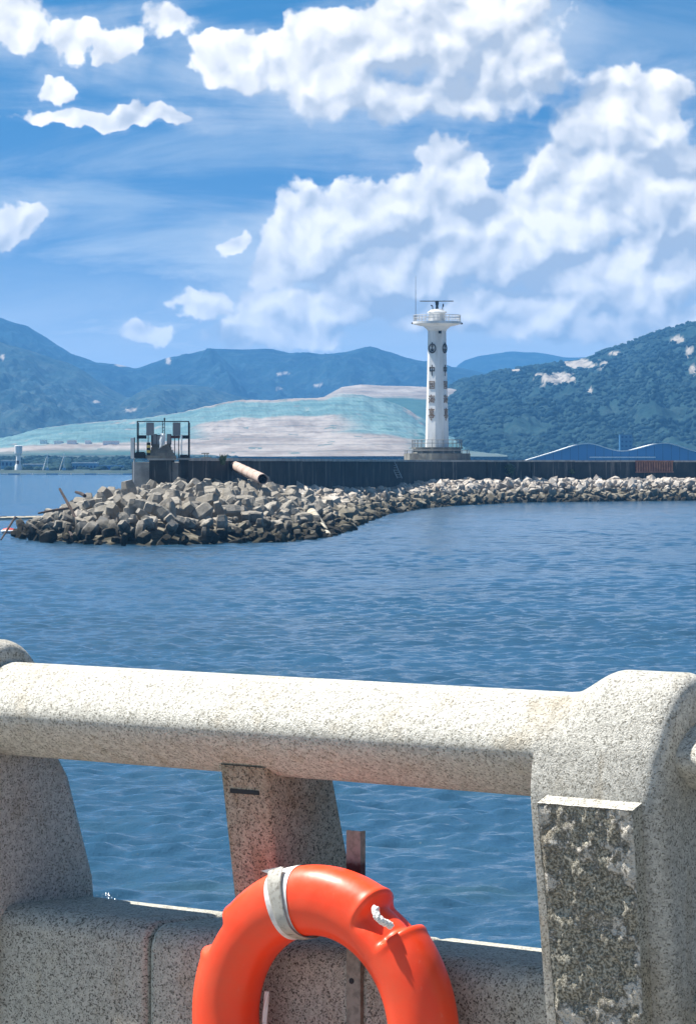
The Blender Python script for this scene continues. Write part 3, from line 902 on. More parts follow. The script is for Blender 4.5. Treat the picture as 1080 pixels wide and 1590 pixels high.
prof = [(1.19, zz(695)), (1.10, zz(640)), (1.0, zz(580)), (.915, zz(513))]
shaft = lp(MB().lathe(prof, 8, rot=ROT), 'shaft', M['white'])
# gallery: corbel and disc
lp(MB().lathe([(.93, zz(514)), (1.03, zz(511)), (1.22, zz(509)), (1.30, zz(507.2)), (1.85, zz(505.5)), (2.34, zz(503.4)), (2.44, zz(503)), (2.44, zz(499.6)), (.5, zz(499.3))], 32), 'gallery', M['white'], smooth=True, ang=30)
ring_rail('gallery_railing', 2.34, zz(499.5), zz(489.5), 36, .03, M['railw'], rails=2)
lp(MB().lathe([(.80, zz(499.4)), (.80, zz(486.5)), (.98, zz(486)), (.96, zz(484)), (.72, zz(482.5)), (.70, zz(481)), (.25, zz(480))], 20), 'lantern_room', M['white'], smooth=True, ang=30)
lp(MB().box((.42, -.70, zz(492.5)), (.42, .06, .62), Matrix.Rotation(R(30), 3, 'Z')), 'lantern_door', M['railw'])
lp(MB().box((-.62, -.55, zz(488)), (.42, .3, .42)), 'lamp_box', M['white'])
rad = lp(MB().tube((0, 0, zz(480.5)), (0, 0, zz(474)), .17, .12, 8).tube((0, 0, zz(474)), (0, 0, zz(468.3)), .16, .20, 8), 'radar_pedestal', M['dark'])
lp(MB().box((-.03, 0, zz(467.6)), (3.35, .16, .10)), 'radar_bar', M['rail'], rad)
lp(MB().tube((-.42, 0, zz(481)), (-.45, 0, zz(475)), .05).tube((-.45, 0, zz(475)), (-.62, 0, zz(474)), .07), 'horn', M['dark'])
lp(MB().tube((.52, 0, zz(481)), (.60, 0, zz(473)), .045).box((.62, 0, zz(474)), (.12, .1, .3)), 'sensor_mast', M['dark'])
lp(MB().tube((-2.15, -.9, zz(499)), (-2.15, -.9, zz(452)), .035, .028, 6).tube((-2.15, -.9, zz(452)), (-2.15, -.9, zz(430)), .024, .016, 6), 'whip_antenna', M['rail'])
lp(MB().box((-2.44, -.2, zz(502)), (.22, .22, .16)), 'floodlight', M['dark'])
lp(MB().box((2.44, -.2, zz(502.5)), (.22, .22, .16)), 'floodlight', M['dark'])

# lettering on two faces: strokes on a grid from -1 to 1
def stroke(mb, a, b, w):
    a, b = Vector((a[0], 0, a[1])), Vector((b[0], 0, b[1]))
    d = (b - a); L = d.length; an = math.atan2(d.z, d.x)
    mb.box((a + b) / 2, (L + w * .6, .10, w), Matrix.Rotation(-an, 3, 'Y'))
ZHONG = [((-.8, .5), (.8, .5)), ((-.8, -.15), (.8, -.15)), ((-.8, .5), (-.75, -.15)), ((.8, .5), (.72, -.15)), ((0, 1), (0, -1.1))]
GUO = [((-.85, .9), (.85, .9)), ((-.85, -.9), (.85, -.9)), ((-.85, .9), (-.85, -.9)), ((.85, .9), (.85, -.9)), ((-.5, .5), (.5, .5)), ((-.45, .05), (.45, .05)), ((-.55, -.5), (.55, -.5)), ((0, .5), (0, -.5)), ((.25, -.2), (.4, -.35))]
HAI = [((-.9, .8), (-.65, .55)), ((-1, .2), (-.75, 0)), ((-.95, -.8), (-.6, -.2)), ((-.2, 1), (-.45, .5)), ((-.2, .7), (.9, .7)), ((-.15, .3), (.75, .3)), ((-.15, .3), (-.3, -.65)), ((.75, .3), (.6, -.9)), ((-.5, -.2), (1, -.2)), ((-.3, -.65), (.7, -.65)), ((.2, .15), (.3, -.02)), ((.15, -.35), (.25, -.5))]
SHI = [((-.9, .75), (.9, .75)), ((-.55, .5), (.55, .5)), ((-.55, .2), (.55, .2)), ((-.55, .5), (-.55, .2)), ((.55, .5), (.55, .2)), ((-.6, -.05), (.6, -.05)), ((-1, -.3), (1, -.3)), ((-.6, -.6), (.6, -.6)), ((.6, -.05), (.6, -.6)), ((0, 1), (0, -1.05)), ((0, -1.05), (-.25, -.9))]
def emblem_mb():
    m = MB(); n = 20
    p = [(math.sin(2 * math.pi * i / n) * .92, math.cos(2 * math.pi * i / n) * .95 - .05) for i in range(n)]
    for i in range(n): stroke(m, p[i], p[(i + 1) % n], .24)
    for a, b in (((0, 1.2), (0, -.55)), ((-.25, .45), (.25, .45)), ((0, -.6), (-.45, -.2)), ((0, -.6), (.45, -.2)), ((-.3, -.9), (.3, -.9)), ((-.55, -.62), (.55, -.62))): stroke(m, a, b, .2)
    return m
def char_mb(st):
    m = MB()
    for a, b in st: stroke(m, a, b, .22)
    return m
apo = math.cos(R(22.5))
def shaft_r(z):
    return np.interp(z, [p[1] for p in prof], [p[0] for p in prof])
for fang in (FACET, FACET + 90):
    for (mk, py, hw, hh, nm) in ((emblem_mb, 541, .42, .46, 'emblem'), (lambda: char_mb(ZHONG), 575, .34, .50, 'letter'), (lambda: char_mb(GUO), 598, .33, .38, 'letter'), (lambda: char_mb(HAI), 620, .36, .42, 'letter'), (lambda: char_mb(SHI), 643, .35, .58, 'letter')):
        m = mk(); z = float(zz(py)); r = shaft_r(z) * apo + .03
        a = R(-90 + fang)
        o = m.build(nm, M['letters' if py < 590 else 'letters_brown'], lh)
        o.location = (r * math.cos(a), r * math.sin(a), z)
        o.rotation_euler = (R(1.4), 0, R(fang)); o.scale = (hw, .6, hh)
a = R(-90 + 7)
w_ = lp(MB().box((0, 0, 0), (.30, .06, .30)), 'vent', M['dark']); r = shaft_r(zz(515.5)) * apo
w_.location = (r * math.cos(a) + .16, r * math.sin(a), zz(516)); w_.rotation_euler = (0, 0, R(7))

# ------------------------------------------------------------------ things on the head of the breakwater
TD = 191.5
def T(px, py, D=TD): return W(px, py, D)
TP = TD / FPX
DZ = 4.204
def tx(px, D=TD): return (px - 540) / FPX * D
def tz(py, D=TD): return EYE + (HORIZON - py) / FPX * D
fr = thing('equipment_frame', (tx(253), TD, DZ), 'open dark steel frame standing on the end of the breakwater wall', 'frame')
fi = fr.location
def rel(x, y, z): return (x - fi.x, y - fi.y, z - fi.z)
for px in (213.5, 293):
    MB().box(rel(tx(px), TD, (DZ + tz(655)) / 2), (.07, .07, tz(655) - DZ)).build('post', M['dark'], fr)
MB().box(rel(tx(253.2), TD, tz(654.4)), (tx(293) - tx(213.5) + .07, .06, .06)).build('top_bar', M['dark'], fr)
for px in (213.5, 293):
    MB().box(rel(tx(px), TD + 1.1, (DZ + tz(656)) / 2), (.05, .05, tz(656) - DZ)).build('post', M['dark'], fr)
MB().box(rel(tx(220.5), TD - .05, tz(678.5)), (.56, .06, .2)).build('cross_board', M['black'], fr)
MB().box(rel(tx(287), TD - .05, tz(678.5)), (.44, .06, .2)).build('cross_board', M['black'], fr)
MB().box(rel(tx(272.5), TD - .05, tz(678.5)), (.56, .055, .17)).build('cross_board', M['redbrown'], fr)['label'] = 'rusty red cross board'
ms = thing('signal_mast', (tx(253.5), TD + .35, DZ), 'thin dark lattice mast rising in the middle of the steel frame', 'mast')
for dx_ in (-.06, .06): MB().tube((dx_, 0, 0), (dx_, 0, tz(653) - DZ), .025, n=6).build('mast_leg', M['dark'], ms)
for k in range(9): MB().tube((-.06, 0, .4 + k * .2), (.06, 0, .5 + k * .2), .014, n=5).build('rung', M['dark'], ms)
MB().box((.06, 0, tz(651) - DZ), (.08, .08, .18)).build('lamp', M['dark'], ms)
for px, lab in ((233, 'grey rectangular board on the left side of the steel frame'), (274, 'grey rectangular board on the right side of the steel frame')):
    b = thing('sign_board', (tx(px), TD + .25, DZ), lab, 'board', 'boards in the steel frame')
    MB().box((0, 0, tz(666) - DZ), (12 * TP, .06, 20 * TP)).build('board', M['panelgrey'], b)
    MB().tube((-.12, .06, 0), (-.12, .06, tz(658) - DZ), .03, n=6).build('support_post', M['dark'], b)
    MB().tube((.12, .06, 0), (.12, .06, tz(658) - DZ), .03, n=6).build('support_post', M['dark'], b)
st = thing('concrete_steps', (tx(250), TD + .1, DZ), 'small flight of grey concrete steps inside the steel frame', 'steps')
for k in range(5):
    wd = (46 - k * 5) * TP
    MB().box((0, k * .11, k * .17 + .085), (wd, .9 - k * .08, .172)).build('step', M['basestone'], st)
for px, wpx, y0, y1, lab in ((238.5, 9, 674, 692, 'narrow dark cabinet left of the pale cloth'), (262, 7, 674, 690, 'narrow dark cabinet right of the pale cloth'), (247, 10, 675, 692, 'dark cabinet half behind the pale cloth')):
    cb = thing('control_cabinet', (tx(px), TD + .55, DZ), lab, 'cabinet', 'cabinets on the steps')
    MB().box((0, 0, (tz(y0) + tz(y1)) / 2 - DZ), (wpx * TP, .3, (y1 - y0) * TP)).build('body', M['dark'], cb)
    MB().box((0, -.152, (tz(y0) + tz(y1)) / 2 - DZ), (wpx * TP * .82, .012, (y1 - y0) * TP * .86)).build('door', M['panelgrey'], cb)
    MB().box((0, .05, (tz(y1) - DZ) / 2), (wpx * TP * .7, .2, tz(y1) - DZ)).build('pedestal', M['basestone'], cb)
def cloth(name, pts_top, pts_bot, D, m):
    mb = MB(); n = 10; rows = 8
    for j in range(rows + 1):
        for i in range(n + 1):
            f, g = i / n, j / rows
            a = Vector(pts_top[0]).lerp(Vector(pts_top[1]), f); b = Vector(pts_bot[0]).lerp(Vector(pts_bot[1]), f)
            p = a.lerp(b, g); p.y += .07 * math.sin(f * 9 + g * 3) * (.3 + g) - .05; p.x += .03 * math.sin(g * 9 + f * 4)
            mb.v.append(tuple(p))
    for j in range(rows):
        for i in range(n): mb.f.append((j * (n + 1) + i, j * (n + 1) + i + 1, (j + 1) * (n + 1) + i + 1, (j + 1) * (n + 1) + i))
    o = mb.build(name, m, smooth=True)
    so_ = o.modifiers.new('thick', 'SOLIDIFY'); so_.thickness = .02
    return o
tag(cloth('draped_cloth', (T(249, 673), T(258, 674)), (T(247, 697), T(256, 691)), TD, M['cloth']), 'pale cloth hanging from the cabinets inside the steel frame', 'cloth')
bx = thing('striped_post', (tx(231), TD - .1, DZ), 'short post striped black and cream by the frame', 'post')
for k in range(6):
    MB().box((0, 0, .1 + k * .155), (.22, .2, .155)).build('stripe', M['yellow'] if k % 2 == 0 else M['black'], bx)
tag(MB().tube((tx(281.5), TD - .15, DZ), (tx(282.5), TD - .15, tz(676)), .05, n=8).tube((tx(282.5), TD - .15, tz(676)), (tx(282.5), TD - .15, tz(675)), .07, n=8).build('white_pole', M['white']), 'thin white pole at the right of the steel frame', 'pole')
tag(MB().box((tx(218.5), TD - .2, DZ + .17), (.62, .5, .34)).box((tx(218.5), TD - .2, DZ + .36), (.5, .4, .06)).build('black_box', M['black']), 'low black box at the left foot of the steel frame', 'box')
tag(MB().box((tx(286), TD - .2, DZ + .09), (.5, .4, .18)).box((tx(286), TD - .2, DZ + .2), (.4, .3, .05)).build('black_box', M['black']), 'low black box at the right foot of the steel frame', 'box')
wb = thing('white_board', (tx(206.3), TD - .2, 4.204), 'upright white board at the outer corner of the wall end', 'board')
MB().box((0, 0, (tz(680) - 4.2) / 2), (.20, .34, tz(680) - 4.2)).build('board', M['white'], wb)
MB().box((.12, .02, (tz(680) - 4.2) / 2), (.035, .36, tz(680) - 4.2 + .06)).build('edge_frame', M['dark'], wb)
tag(MB().tube(T(208.4, 711, 189.6), T(208.0, 752, 189.4), .045, n=8).box(T(208.4, 712, 189.6), (.14, .14, .05)).build('drain_pipe', M['railw']), 'thin pale pipe running down the end of the breakwater wall', 'pipe')
# litter on the coping
tag(MB().tube(T(318, 711, 203), T(318, 704, 203), .03, n=6).box(T(319, 704, 203), (.5, .06, .06)).tube(T(322, 711, 203), T(322, 704, 203), .03, n=6).box(T(320, 710.5, 203), (.6, .2, .05)).build('mooring_bollard', M['basestone']), 'small grey bollard frame on the wall right of the equipment frame', 'bollard')
gl = thing('grass_tuft', W(346, 722, 199), 'tuft of green grass growing where the wall meets the blocks', 'plant')
for k in range(26):
    a = rng.uniform(0, 6.28); L = rng.uniform(.35, .8); rr = rng.uniform(.05, .35)
    p = Vector((math.cos(a) * .1, math.sin(a) * .1, 0)); q = Vector((math.cos(a) * rr, math.sin(a) * rr, L))
    MB().add([p + Vector((-.03, 0, 0)), p + Vector((.03, 0, 0)), q * .6 + Vector((.035, 0, .05)), q, q * .6 + Vector((-.035, 0, .05))], [(0, 1, 2, 3, 4)]).build('leaf', M['leaf'], gl)

# pipes, poles and floating litter
def hollow(name, p0, p1, r, m, label, spokes=False):
    p0, p1 = Vector(p0), Vector(p1)
    o = thing(name, p0, label, 'pipe')
    q = (p1 - p0).to_track_quat('Z', 'Y'); L = (p1 - p0).length
    n = 20; secs = []
    for rr, z in ((r * .86, .05 * L), (r * .86, L), (r, L), (r * 1.02, L * .97), (r, L * .93), (r, 0), (r * .86, .0)):
        secs.append([q @ Vector((math.cos(2 * math.pi * i / n) * rr, math.sin(2 * math.pi * i / n) * rr, z)) for i in range(n)])
    MB().loft(secs).build('shell', m, o, smooth=True)
    for k in range(1, 6):
        z = L * k / 6
        MB().loft([[q @ Vector((math.cos(2 * math.pi * i / n) * rr, math.sin(2 * math.pi * i / n) * rr, zz_)) for i in range(n)] for rr, zz_ in ((r * .99, z - .05), (r * 1.05, z - .02), (r * 1.05, z + .02), (r * .99, z + .05))], cap=False).build('rib', m, o)
    if spokes:
        for a in (0, 60, 120):
            dv = Vector((math.cos(R(a)), math.sin(R(a)), 0)) * r * .85
            MB().tube(q @ (dv + Vector((0, 0, L * .93))), q @ (-dv + Vector((0, 0, L * .93))), .035, n=6).build('spoke', M['pipe'], o)
    return o
hollow('steel_pipe', W(361, 722, 206), W(408, 744, 184), .31, M['pipe'], 'large rusty pink pipe lying on the blocks below the wall', True)
hollow('concrete_pipe', W(484, 797, 184), W(508, 836, 174.5), .30, M['pipe2'], 'pale round pipe leaning down into the water at the end of the blocks')
for (a, b, Da, Db, r, nm, lab) in (
        ((93, 759), (126, 822), 166, 163, .09, 'leaning_pole', 'dark pole leaning left out of the blocks at the head'),
        ((118, 764), (132, 770), 170, 168, .10, 'broken_pole', 'short dark stub of a pole lying on the blocks'),
        ((60, 797), (108, 789), 166, 165, .07, 'drift_pole', 'dark pole pointing out over the water from the blocks'),
        ((2, 838), (24, 803), 160, 164, .06, 'leaning_stick', 'dark stick standing askew in the water left of the blocks'),
        ((108, 826), (112, 833), 160, 158, .07, 'short_stake', 'short dark stake at the waterline of the head')):
    o = thing(nm, W(*b, Db), lab, 'pole')
    p, q = W(*a, Da) - W(*b, Db), Vector((0, 0, 0))
    MB().tube(q, p * .5 + Vector((.02, 0, .03)), r, r * .9, 7).tube(p * .5 + Vector((.02, 0, .03)), p, r * .9, r * .7, 7).build('shaft', M['wood'], o)
ra = thing('bamboo_raft', W(25, 808, 222), 'raft of thin pale poles floating left of the breakwater head', 'raft')
for k in range(7):
    z = .06 + .03 * rng.random()
    MB().tube((-3.2 + rng.uniform(-.5, .5), -1.5 + k * .6, z), (2.2 + rng.uniform(-.6, .6), -1.3 + k * .6, z + rng.uniform(0, .12)), .06, n=6).build('bamboo_pole', M['pipe2'], ra)
ra.location.z = 0
for k in range(4):
    MB().tube((-2.4 + k * 1.3, -1.7, .16), (-2.2 + k * 1.3, 2.3, .16), .05, n=6).build('cross_pole', M['wood'], ra)
fb = thing('float_buoy', (W(14, 828, 181).x, 181, 0), 'red and white plastic float lying on the water left of the blocks', 'float')
MB().lathe([(.05, -.1), (.36, .0), (.42, .12), (.30, .26), (.06, .32)], 14).build('float_body', M['redplastic'], fb, smooth=True)
MB().lathe([(.40, .05), (.445, .10), (.445, .15), (.40, .19)], 14).build('band', M['white'], fb)
MB().tube((.5, .1, .02), (1.3, .3, .05), .12, n=8).build('foam_roll', M['white'], fb)

# on and in front of the long wall
def wall_point(px, off=0.0):
    k = (px - 540) / FPX
    for a, b in seg:
        d = b - a
        den = d.x - k * d.y
        tt = (k * a.y - a.x) / den
        if -1e-6 <= tt <= 1: 
            p = a + d * tt; nl_ = left_of(a, b); return p - nl_ * off, math.atan2(d.y, d.x)
    return None
p, an = wall_point(1014, .05)
gr = thing('steel_grille', (p.x, p.y, EYE - 21 * p.y / FPX), 'rust brown slatted grille fixed on the dark wall', 'grille', rz=an)
gw = 60 / (FPX / p.y) / .62; gh = 17 * p.y / FPX
MB().box((0, .0, gh / 2), (gw, .04, gh)).build('back_plate', M['redbrown'], gr)
for k in range(15): MB().box((-gw / 2 + gw * (k + .5) / 15, -.06, gh / 2), (gw / 15 * .55, .06, gh * .96)).build('slat', M['brown'], gr)
for z in (0, gh): MB().box((0, -.07, z), (gw + .1, .09, .12)).build('frame_rail', M['brown'], gr)
p, an = wall_point(612, .6)
ld = thing('ladder', (p.x, p.y, 2.4), 'thin pale ladder leaning against the wall left of the lighthouse', 'ladder')
top = Vector((W(607, 714, p.y).x - p.x, .3, EYE - .1 - 2.4)); bot = Vector((W(620, 741, p.y).x - p.x, -.7, 0.1))
for s in (-.2, .2): MB().tube(bot + Vector((s, 0, 0)), top + Vector((s, 0, 0)), .035, n=6).build('rail', M['railw'], ld)
for k in range(8):
    c = bot.lerp(top, (k + .5) / 8); MB().tube(c + Vector((-.2, 0, 0)), c + Vector((.2, 0, 0)), .025, n=6).build('rung', M['railw'], ld)
def shrub(px, py, D, r, label, nm='shrub', nleaf=500):
    b = W(px, py, D)
    o = thing(nm, b, label, 'shrub')
    s = MB()
    for k in range(7):
        a = rng.uniform(0, 6.28); s.tube((0, 0, -.3), (math.cos(a) * r * .55, math.sin(a) * r * .55, r * rng.uniform(.7, 1.5)), .03, .012, 5)
    s.build('stem', M['wood'], o)
    lf = MB()
    cl = [(rng.gauss(0, .45) * r, rng.gauss(0, .4) * r, r * rng.uniform(.35, 1.6), rng.uniform(.25, .5) * r) for _ in range(11)]
    for k in range(nleaf):
        c = rng.choice(cl)
        p = Vector((c[0] + rng.gauss(0, .5) * c[3], c[1] + rng.gauss(0, .5) * c[3], c[2] + rng.gauss(0, .45) * c[3]))
        e = Euler((rng.uniform(0, 6.28), rng.uniform(-.8, .8), rng.uniform(0, 6.28))).to_matrix(); q = .07 + .06 * rng.random()
        lf.add([p + e @ Vector(v) for v in ((-q, 0, 0), (0, -q * .6, .02), (q * 1.2, 0, 0), (0, q * .6, .02))], [(0, 1, 2, 3)])
    o2 = lf.build('foliage', M['leaf'], o, fix=False); o2['kind'] = 'stuff'
    return o
p, an = wall_point(791, .9)
shrub(791, 739, p.y, .62, 'pale green shrub growing from the rocks against the dark wall')
p, an = wall_point(886, .8)
shrub(886, 737, p.y, .28, 'small low shrub at the foot of the wall near the grille', nleaf=160)

# ------------------------------------------------------------------ far shore
def far_box(name, px0, px1, py0, py1, D, m, depth, label, cat, group=None, wins=0, roof=None, floors=1):
    a, b = W(px0, py1, D), W(px1, py0, D)
    w, h = b.x - a.x, b.z - a.z + 1.5
    o = thing(name, ((a.x + b.x) / 2, D + depth / 2, a.z - 1.5), label, cat, group)
    MB().box((0, 0, h / 2), (w, depth, h)).build('wall', m, o)
    MB().box((0, 0, h + .15), (w * 1.03, depth * 1.05, .3)).build('roof', roof or M['white'], o)
    for f in range(floors):
        for k in range(wins):
            MB().box((-w / 2 + w * (k + .5) / wins, -depth / 2 - .02, h * (f + .62) / max(1, floors)), (w / wins * .5, .06, min(1.4, h / floors * .4))).build('window', M['bluewin'], o)
    return o
sh = thing('wave_roof_hall', (W(950, 712, 1180).x, 1180, 1), 'low blue hall with a white wave shaped roof behind the breakwater', 'hall')
def wave_roof():
    k = [(806, 718), (818, 713.5), (832, 709.5), (850, 704), (870, 698), (890, 691), (905, 687.5), (920, 688), (935, 693), (950, 698), (962, 700), (980, 698.5), (1000, 693), (1018, 688), (1032, 686.5), (1045, 689), (1062, 695), (1080, 701), (1110, 703), (1140, 697), (1170, 690), (1190, 688), (1215, 695), (1260, 712)]
    n = 140
    xs_ = np.linspace(806, 1260, n); ys_ = np.interp(xs_, [p[0] for p in k], [p[1] for p in k])
    ys_ = np.convolve(np.pad(ys_, 3, 'edge'), np.ones(7) / 7, 'valid')
    D = 1180.
    X = (xs_ - 540) / FPX * D - sh.location.x; Z = EYE + (HORIZON - ys_) / FPX * D - sh.location.z
    th = .34
    top = MB(); secs = []
    for x, z in zip(X, Z): secs.append([(x, -1.2, z), (x, 26, z - .3), (x, 26, z - .3 - th), (x, -1.2, z - th)])
    top.loft(secs); top.build('roof', M['white'], sh)
    w = MB()
    for i in range(n): w.v += [(X[i], 0, -2), (X[i], 0, Z[i] - th + .02)]
    for i in range(n - 1): w.f.append((2 * i, 2 * i + 2, 2 * i + 3, 2 * i + 1))
    w.build('front_wall', M['bluepanel'], sh)
    for i in range(4, n - 4, 4):
        if Z[i] > 1.2: MB().box((X[i], -.06, Z[i] / 2 - .3), (.16, .1, Z[i] - .5)).build('mullion', M['bluewin'], sh)
    MB().box((W(965, 0, D).x - sh.location.x, -2.0, EYE + (HORIZON - 710) / FPX * D - sh.location.z), (24, 1.2, .45)).build('canopy', M['white'], sh)
wave_roof()
far_box('tower_block', 962, 981, 676, 712, 1260, M['tower_blue'], 6, 'slim blue tower block between the two crests of the wave roof', 'tower', wins=3, floors=6, roof=M['tower_blue'])
# left shore
tw = thing('white_tower', (W(29, 718, 860).x, 860, 1.0), 'slim white waisted tower on the left shore', 'tower')
MB().lathe([(1.0, 0), (.95, 1.2), (.62, 2.0), (.62, 4.0), (1.0, 4.6), (1.05, 6.6), (.9, 6.7)], 12).build('shaft', M['white'], tw, smooth=True, ang=30)
MB().box((-.1, -.95, 2.2), (.7, .1, .9)).build('window', M['redbrown'], tw)
for px, lab in ((72, 'white mast with a slanting jib, left of the pair on the far shore'), (98, 'white mast with a slanting jib, right of the pair on the far shore')):
    c = thing('loading_crane', (W(px, 724, 850).x, 850, 1.0), lab, 'crane', 'cranes on the far shore')
    MB().tube((.3, 0, 0), (.3, 0, 4.6), .13, .09, 6).build('mast', M['white'], c)
    MB().tube((-.9, 0, 0), (.15, 0, 3.6), .11, .08, 6).build('jib', M['white'], c)
    MB().box((.3, 0, .4), (.9, .9, .8)).build('cab', M['lightblue'], c)
far_box('long_shed', 112, 150, 719.5, 731, 868, M['lightblue'], 8, 'long low pale shed with white roof on the far shore', 'shed', wins=7)
far_box('long_shed', 36, 66, 722, 732, 872, M['lightblue'], 6, 'pale low shed left of the two white masts', 'shed', wins=5)
far_box('quay_house', 152, 190, 724, 733, 862, M['bluepanel'], 6, 'blue low house by the water left of the wall end', 'house', wins=6, roof=M['lightblue'])
far_box('quay_house', 2, 20, 716, 731, 880, M['lightblue'], 8, 'pale block at the left edge of the far shore', 'house', wins=3, floors=2)
for i, (x0, x1, y0, y1) in enumerate(((62, 72, 684, 688), (84, 97, 685, 688.5), (104, 118, 684.5, 688.5), (132, 140, 685, 688.5), (160, 184, 685.5, 689))):
    pxl = 540 + LF[0] / LF[1] * FPX; pyl = HORIZON - (LF[2] - EYE) / LF[1] * FPX
    j_ = int(np.argmin((pxl - (x0 + x1) / 2) ** 2 + 4 * (pyl - y1) ** 2)); hd = float(LF[1].ravel()[j_]) - 3; hy = float(pyl.ravel()[j_])
    far_box('work_hut', x0, x1, hy - (y1 - y0), hy, hd, M['white'], 6, ['white hut at the left end of the row below the netted slope', 'second white hut from the left below the netted slope', 'middle white hut of the row below the netted slope', 'fourth white hut from the left below the netted slope', 'rightmost and longest white hut below the netted slope'][i], 'hut', 'white huts below the landfill', wins=0)
pn = thing('floating_pontoon', (W(95, 736, 836).x, 836, -.1), 'long low white floating pontoon along the far shore', 'pontoon')
for k in range(14):
    MB().box((-22 + k * 3.3, rng.uniform(-.3, .3), .22), (3.0, 1.6, .42)).build('float_section', M['white'] if k % 3 else M['lightblue'], pn)
# shoreline trees: a belt that reads as one mass
nb = 1500
bx_ = nrng.uniform(-130, -40, nb); by_ = nrng.uniform(852, 1180, nb)
tt_ = np.clip((by_ - 842) / 430, 0, 1)
C = np.stack([bx_, by_, 1.1 + 4.6 * tt_ ** 1.4], -1)
stuff(blob_field('shore_scrub', C, nrng.uniform(.5, 1.7, nb), M['canopy'], .8), 'dark green scrub along the far left shore', 'scrub')

# ------------------------------------------------------------------ promenade and its stone balustrade
YAW = R(38.3)
DV = Vector((math.cos(YAW), -math.sin(YAW), 0)); NV = Vector((-math.sin(YAW), -math.cos(YAW), 0))
A0 = Vector((0, 7.29, 0))
GROUND = 2.5
def B(s, q, z): return A0 + DV * s + NV * q + Vector((0, 0, z))
BANG = math.atan2(DV.y, DV.x)
# local frame of the balustrade: x along the rail, y away from the camera (minus q), z up
bal = thing('stone_balustrade', A0 + Vector((0, 0, GROUND)), 'speckled pale granite balustrade along the promenade edge', 'balustrade', rz=BANG)
def L(s, q, z): return (s, -q, z - GROUND)
pr = MB().add([B(-30, .9, GROUND), B(30, .9, GROUND), B(30, 14, GROUND), B(-30, 14, GROUND)], [(0, 1, 2, 3)]).build('promenade', M['paving']); struct(pr)
kb = MB(); kb.add([B(s, q, z) for s in (-30, 30) for q in (-.24, .895) for z in (-2, GROUND - .004)], [(0, 1, 3, 2), (4, 6, 7, 5), (0, 4, 5, 1), (2, 3, 7, 6), (0, 2, 6, 4), (1, 5, 7, 3)])
struct(kb.build('seawall', M['seawall']))

def sm(x): x = max(0., min(1., x)); return x * x * (3 - 2 * x)
def supel(qc, zc, a, b, e, n):
    out = []
    for i in range(n):
        th = 2 * math.pi * i / n
        c, s = math.cos(th), math.sin(th)
        out.append((qc + a * math.copysign(abs(c) ** (2 / e), c), zc + b * math.copysign(abs(s) ** (2 / e), s)))
    return out
PERIOD = 1.95; POST_W = .31; POST_S = .70
RAIL_C, RAIL_Z, RAIL_A, RAIL_B = .122, 3.597, .146, .112
# the rail's section: a rounded square set on edge, so that one broad face looks up and out
_sq = supel(0, 0, 1, 1, 2.9, 64); _ca, _sa = math.cos(R(46)), math.sin(R(46))
_sq = [(x * _ca - y * _sa, x * _sa + y * _ca) for x, y in _sq]
_mx = max(abs(p[0]) for p in _sq); _mz = max(abs(p[1]) for p in _sq)
RAIL_SEC = [(RAIL_C + x / _mx * RAIL_A, RAIL_Z + z / _mz * RAIL_B) for x, z in _sq]
_pol = sorted((math.atan2((z - RAIL_Z), (q - RAIL_C)) % (2 * math.pi), math.hypot(z - RAIL_Z, q - RAIL_C)) for q, z in RAIL_SEC)
_pol = [(_pol[-1][0] - 2 * math.pi, _pol[-1][1])] + _pol + [(_pol[0][0] + 2 * math.pi, _pol[0][1])]
RPOL = ([p[0] for p in _pol], [p[1] for p in _pol])
secs = []; plain = []
rail_len = PERIOD - POST_W + .062
for s in [-.05, 0, .02, .045] + [.05 + .05 * i / 8 for i in range(9)] + [.10 + (rail_len - .15) * i / 24 for i in range(1, 25)]:
    k = .60 + .40 * sm((s - .045) / .05)
    secs.append([L(s, .135 + (q - .135) * k, RAIL_Z - .01 + (z - RAIL_Z + .01) * k) for q, z in RAIL_SEC])
    plain.append([L(s, q, z) for q, z in RAIL_SEC])
rail_neck_me = MB().loft(secs).mesh('handrail', M['granite_rail'], True)
rail_me = MB().loft(plain).mesh('handrail', M['granite_rail'], True)
def rail_at(th):
    return np.interp(th % (2 * math.pi), RPOL[0], RPOL[1])

def post_section(w_up, inset, s):
    """outline of the end post: front foot, up the front, over the rounded top, down the sloping back"""
    pts = []
    n_arc = 40
    zf = 3.50
    for k in range(15):
        z = GROUND - .02 + (zf - GROUND + .02) * k / 15
        pts.append((.153 + (z - GROUND) * .125 - inset, z))
    for k in range(n_arc + 1):
        th = math.pi * k / n_arc
        Fq, Fz = .12 + .158 * math.cos(th), zf + .262 * math.sin(th) ** .92
        rr_ = rail_at(th) + .0015; Rq, Rz = RAIL_C + rr_ * math.cos(th), RAIL_Z + rr_ * math.sin(th)
        edge = 1 - sm(min(th, math.pi - th) / R(34))
        w = max(w_up, edge)
        q, z = Rq + (Fq - Rq) * w, Rz + (Fz - Rz) * w
        if z > 3.5:
            al, rad_ = math.atan2(z - RAIL_Z, q - RAIL_C), math.hypot(z - RAIL_Z, q - RAIL_C)
            need = rail_at(al) + .0015
            if rad_ < need: q, z = RAIL_C + need * math.cos(al), RAIL_Z + need * math.sin(al)
        cx, cz = .12, zf
        l = math.hypot(q - cx, z - cz) + 1e-6
        pts.append((q - (q - cx) / l * inset, z - (z - cz) / l * inset))
    for k in range(1, 13):
        f = k / 12
        z = zf + (GROUND - .02 - zf) * f
        q = -.03 - .062 * min(1, (zf - z) / .06) * 0 - np.interp(zf - z, [0, .02, .36, 1.1], [.025, .046, .164, .175])
        pts.append((q + inset, z))
    return [L(s, q, z) for q, z in pts]
ps = [post_section(0, .0005, -.002), post_section(0, 0, .006)]
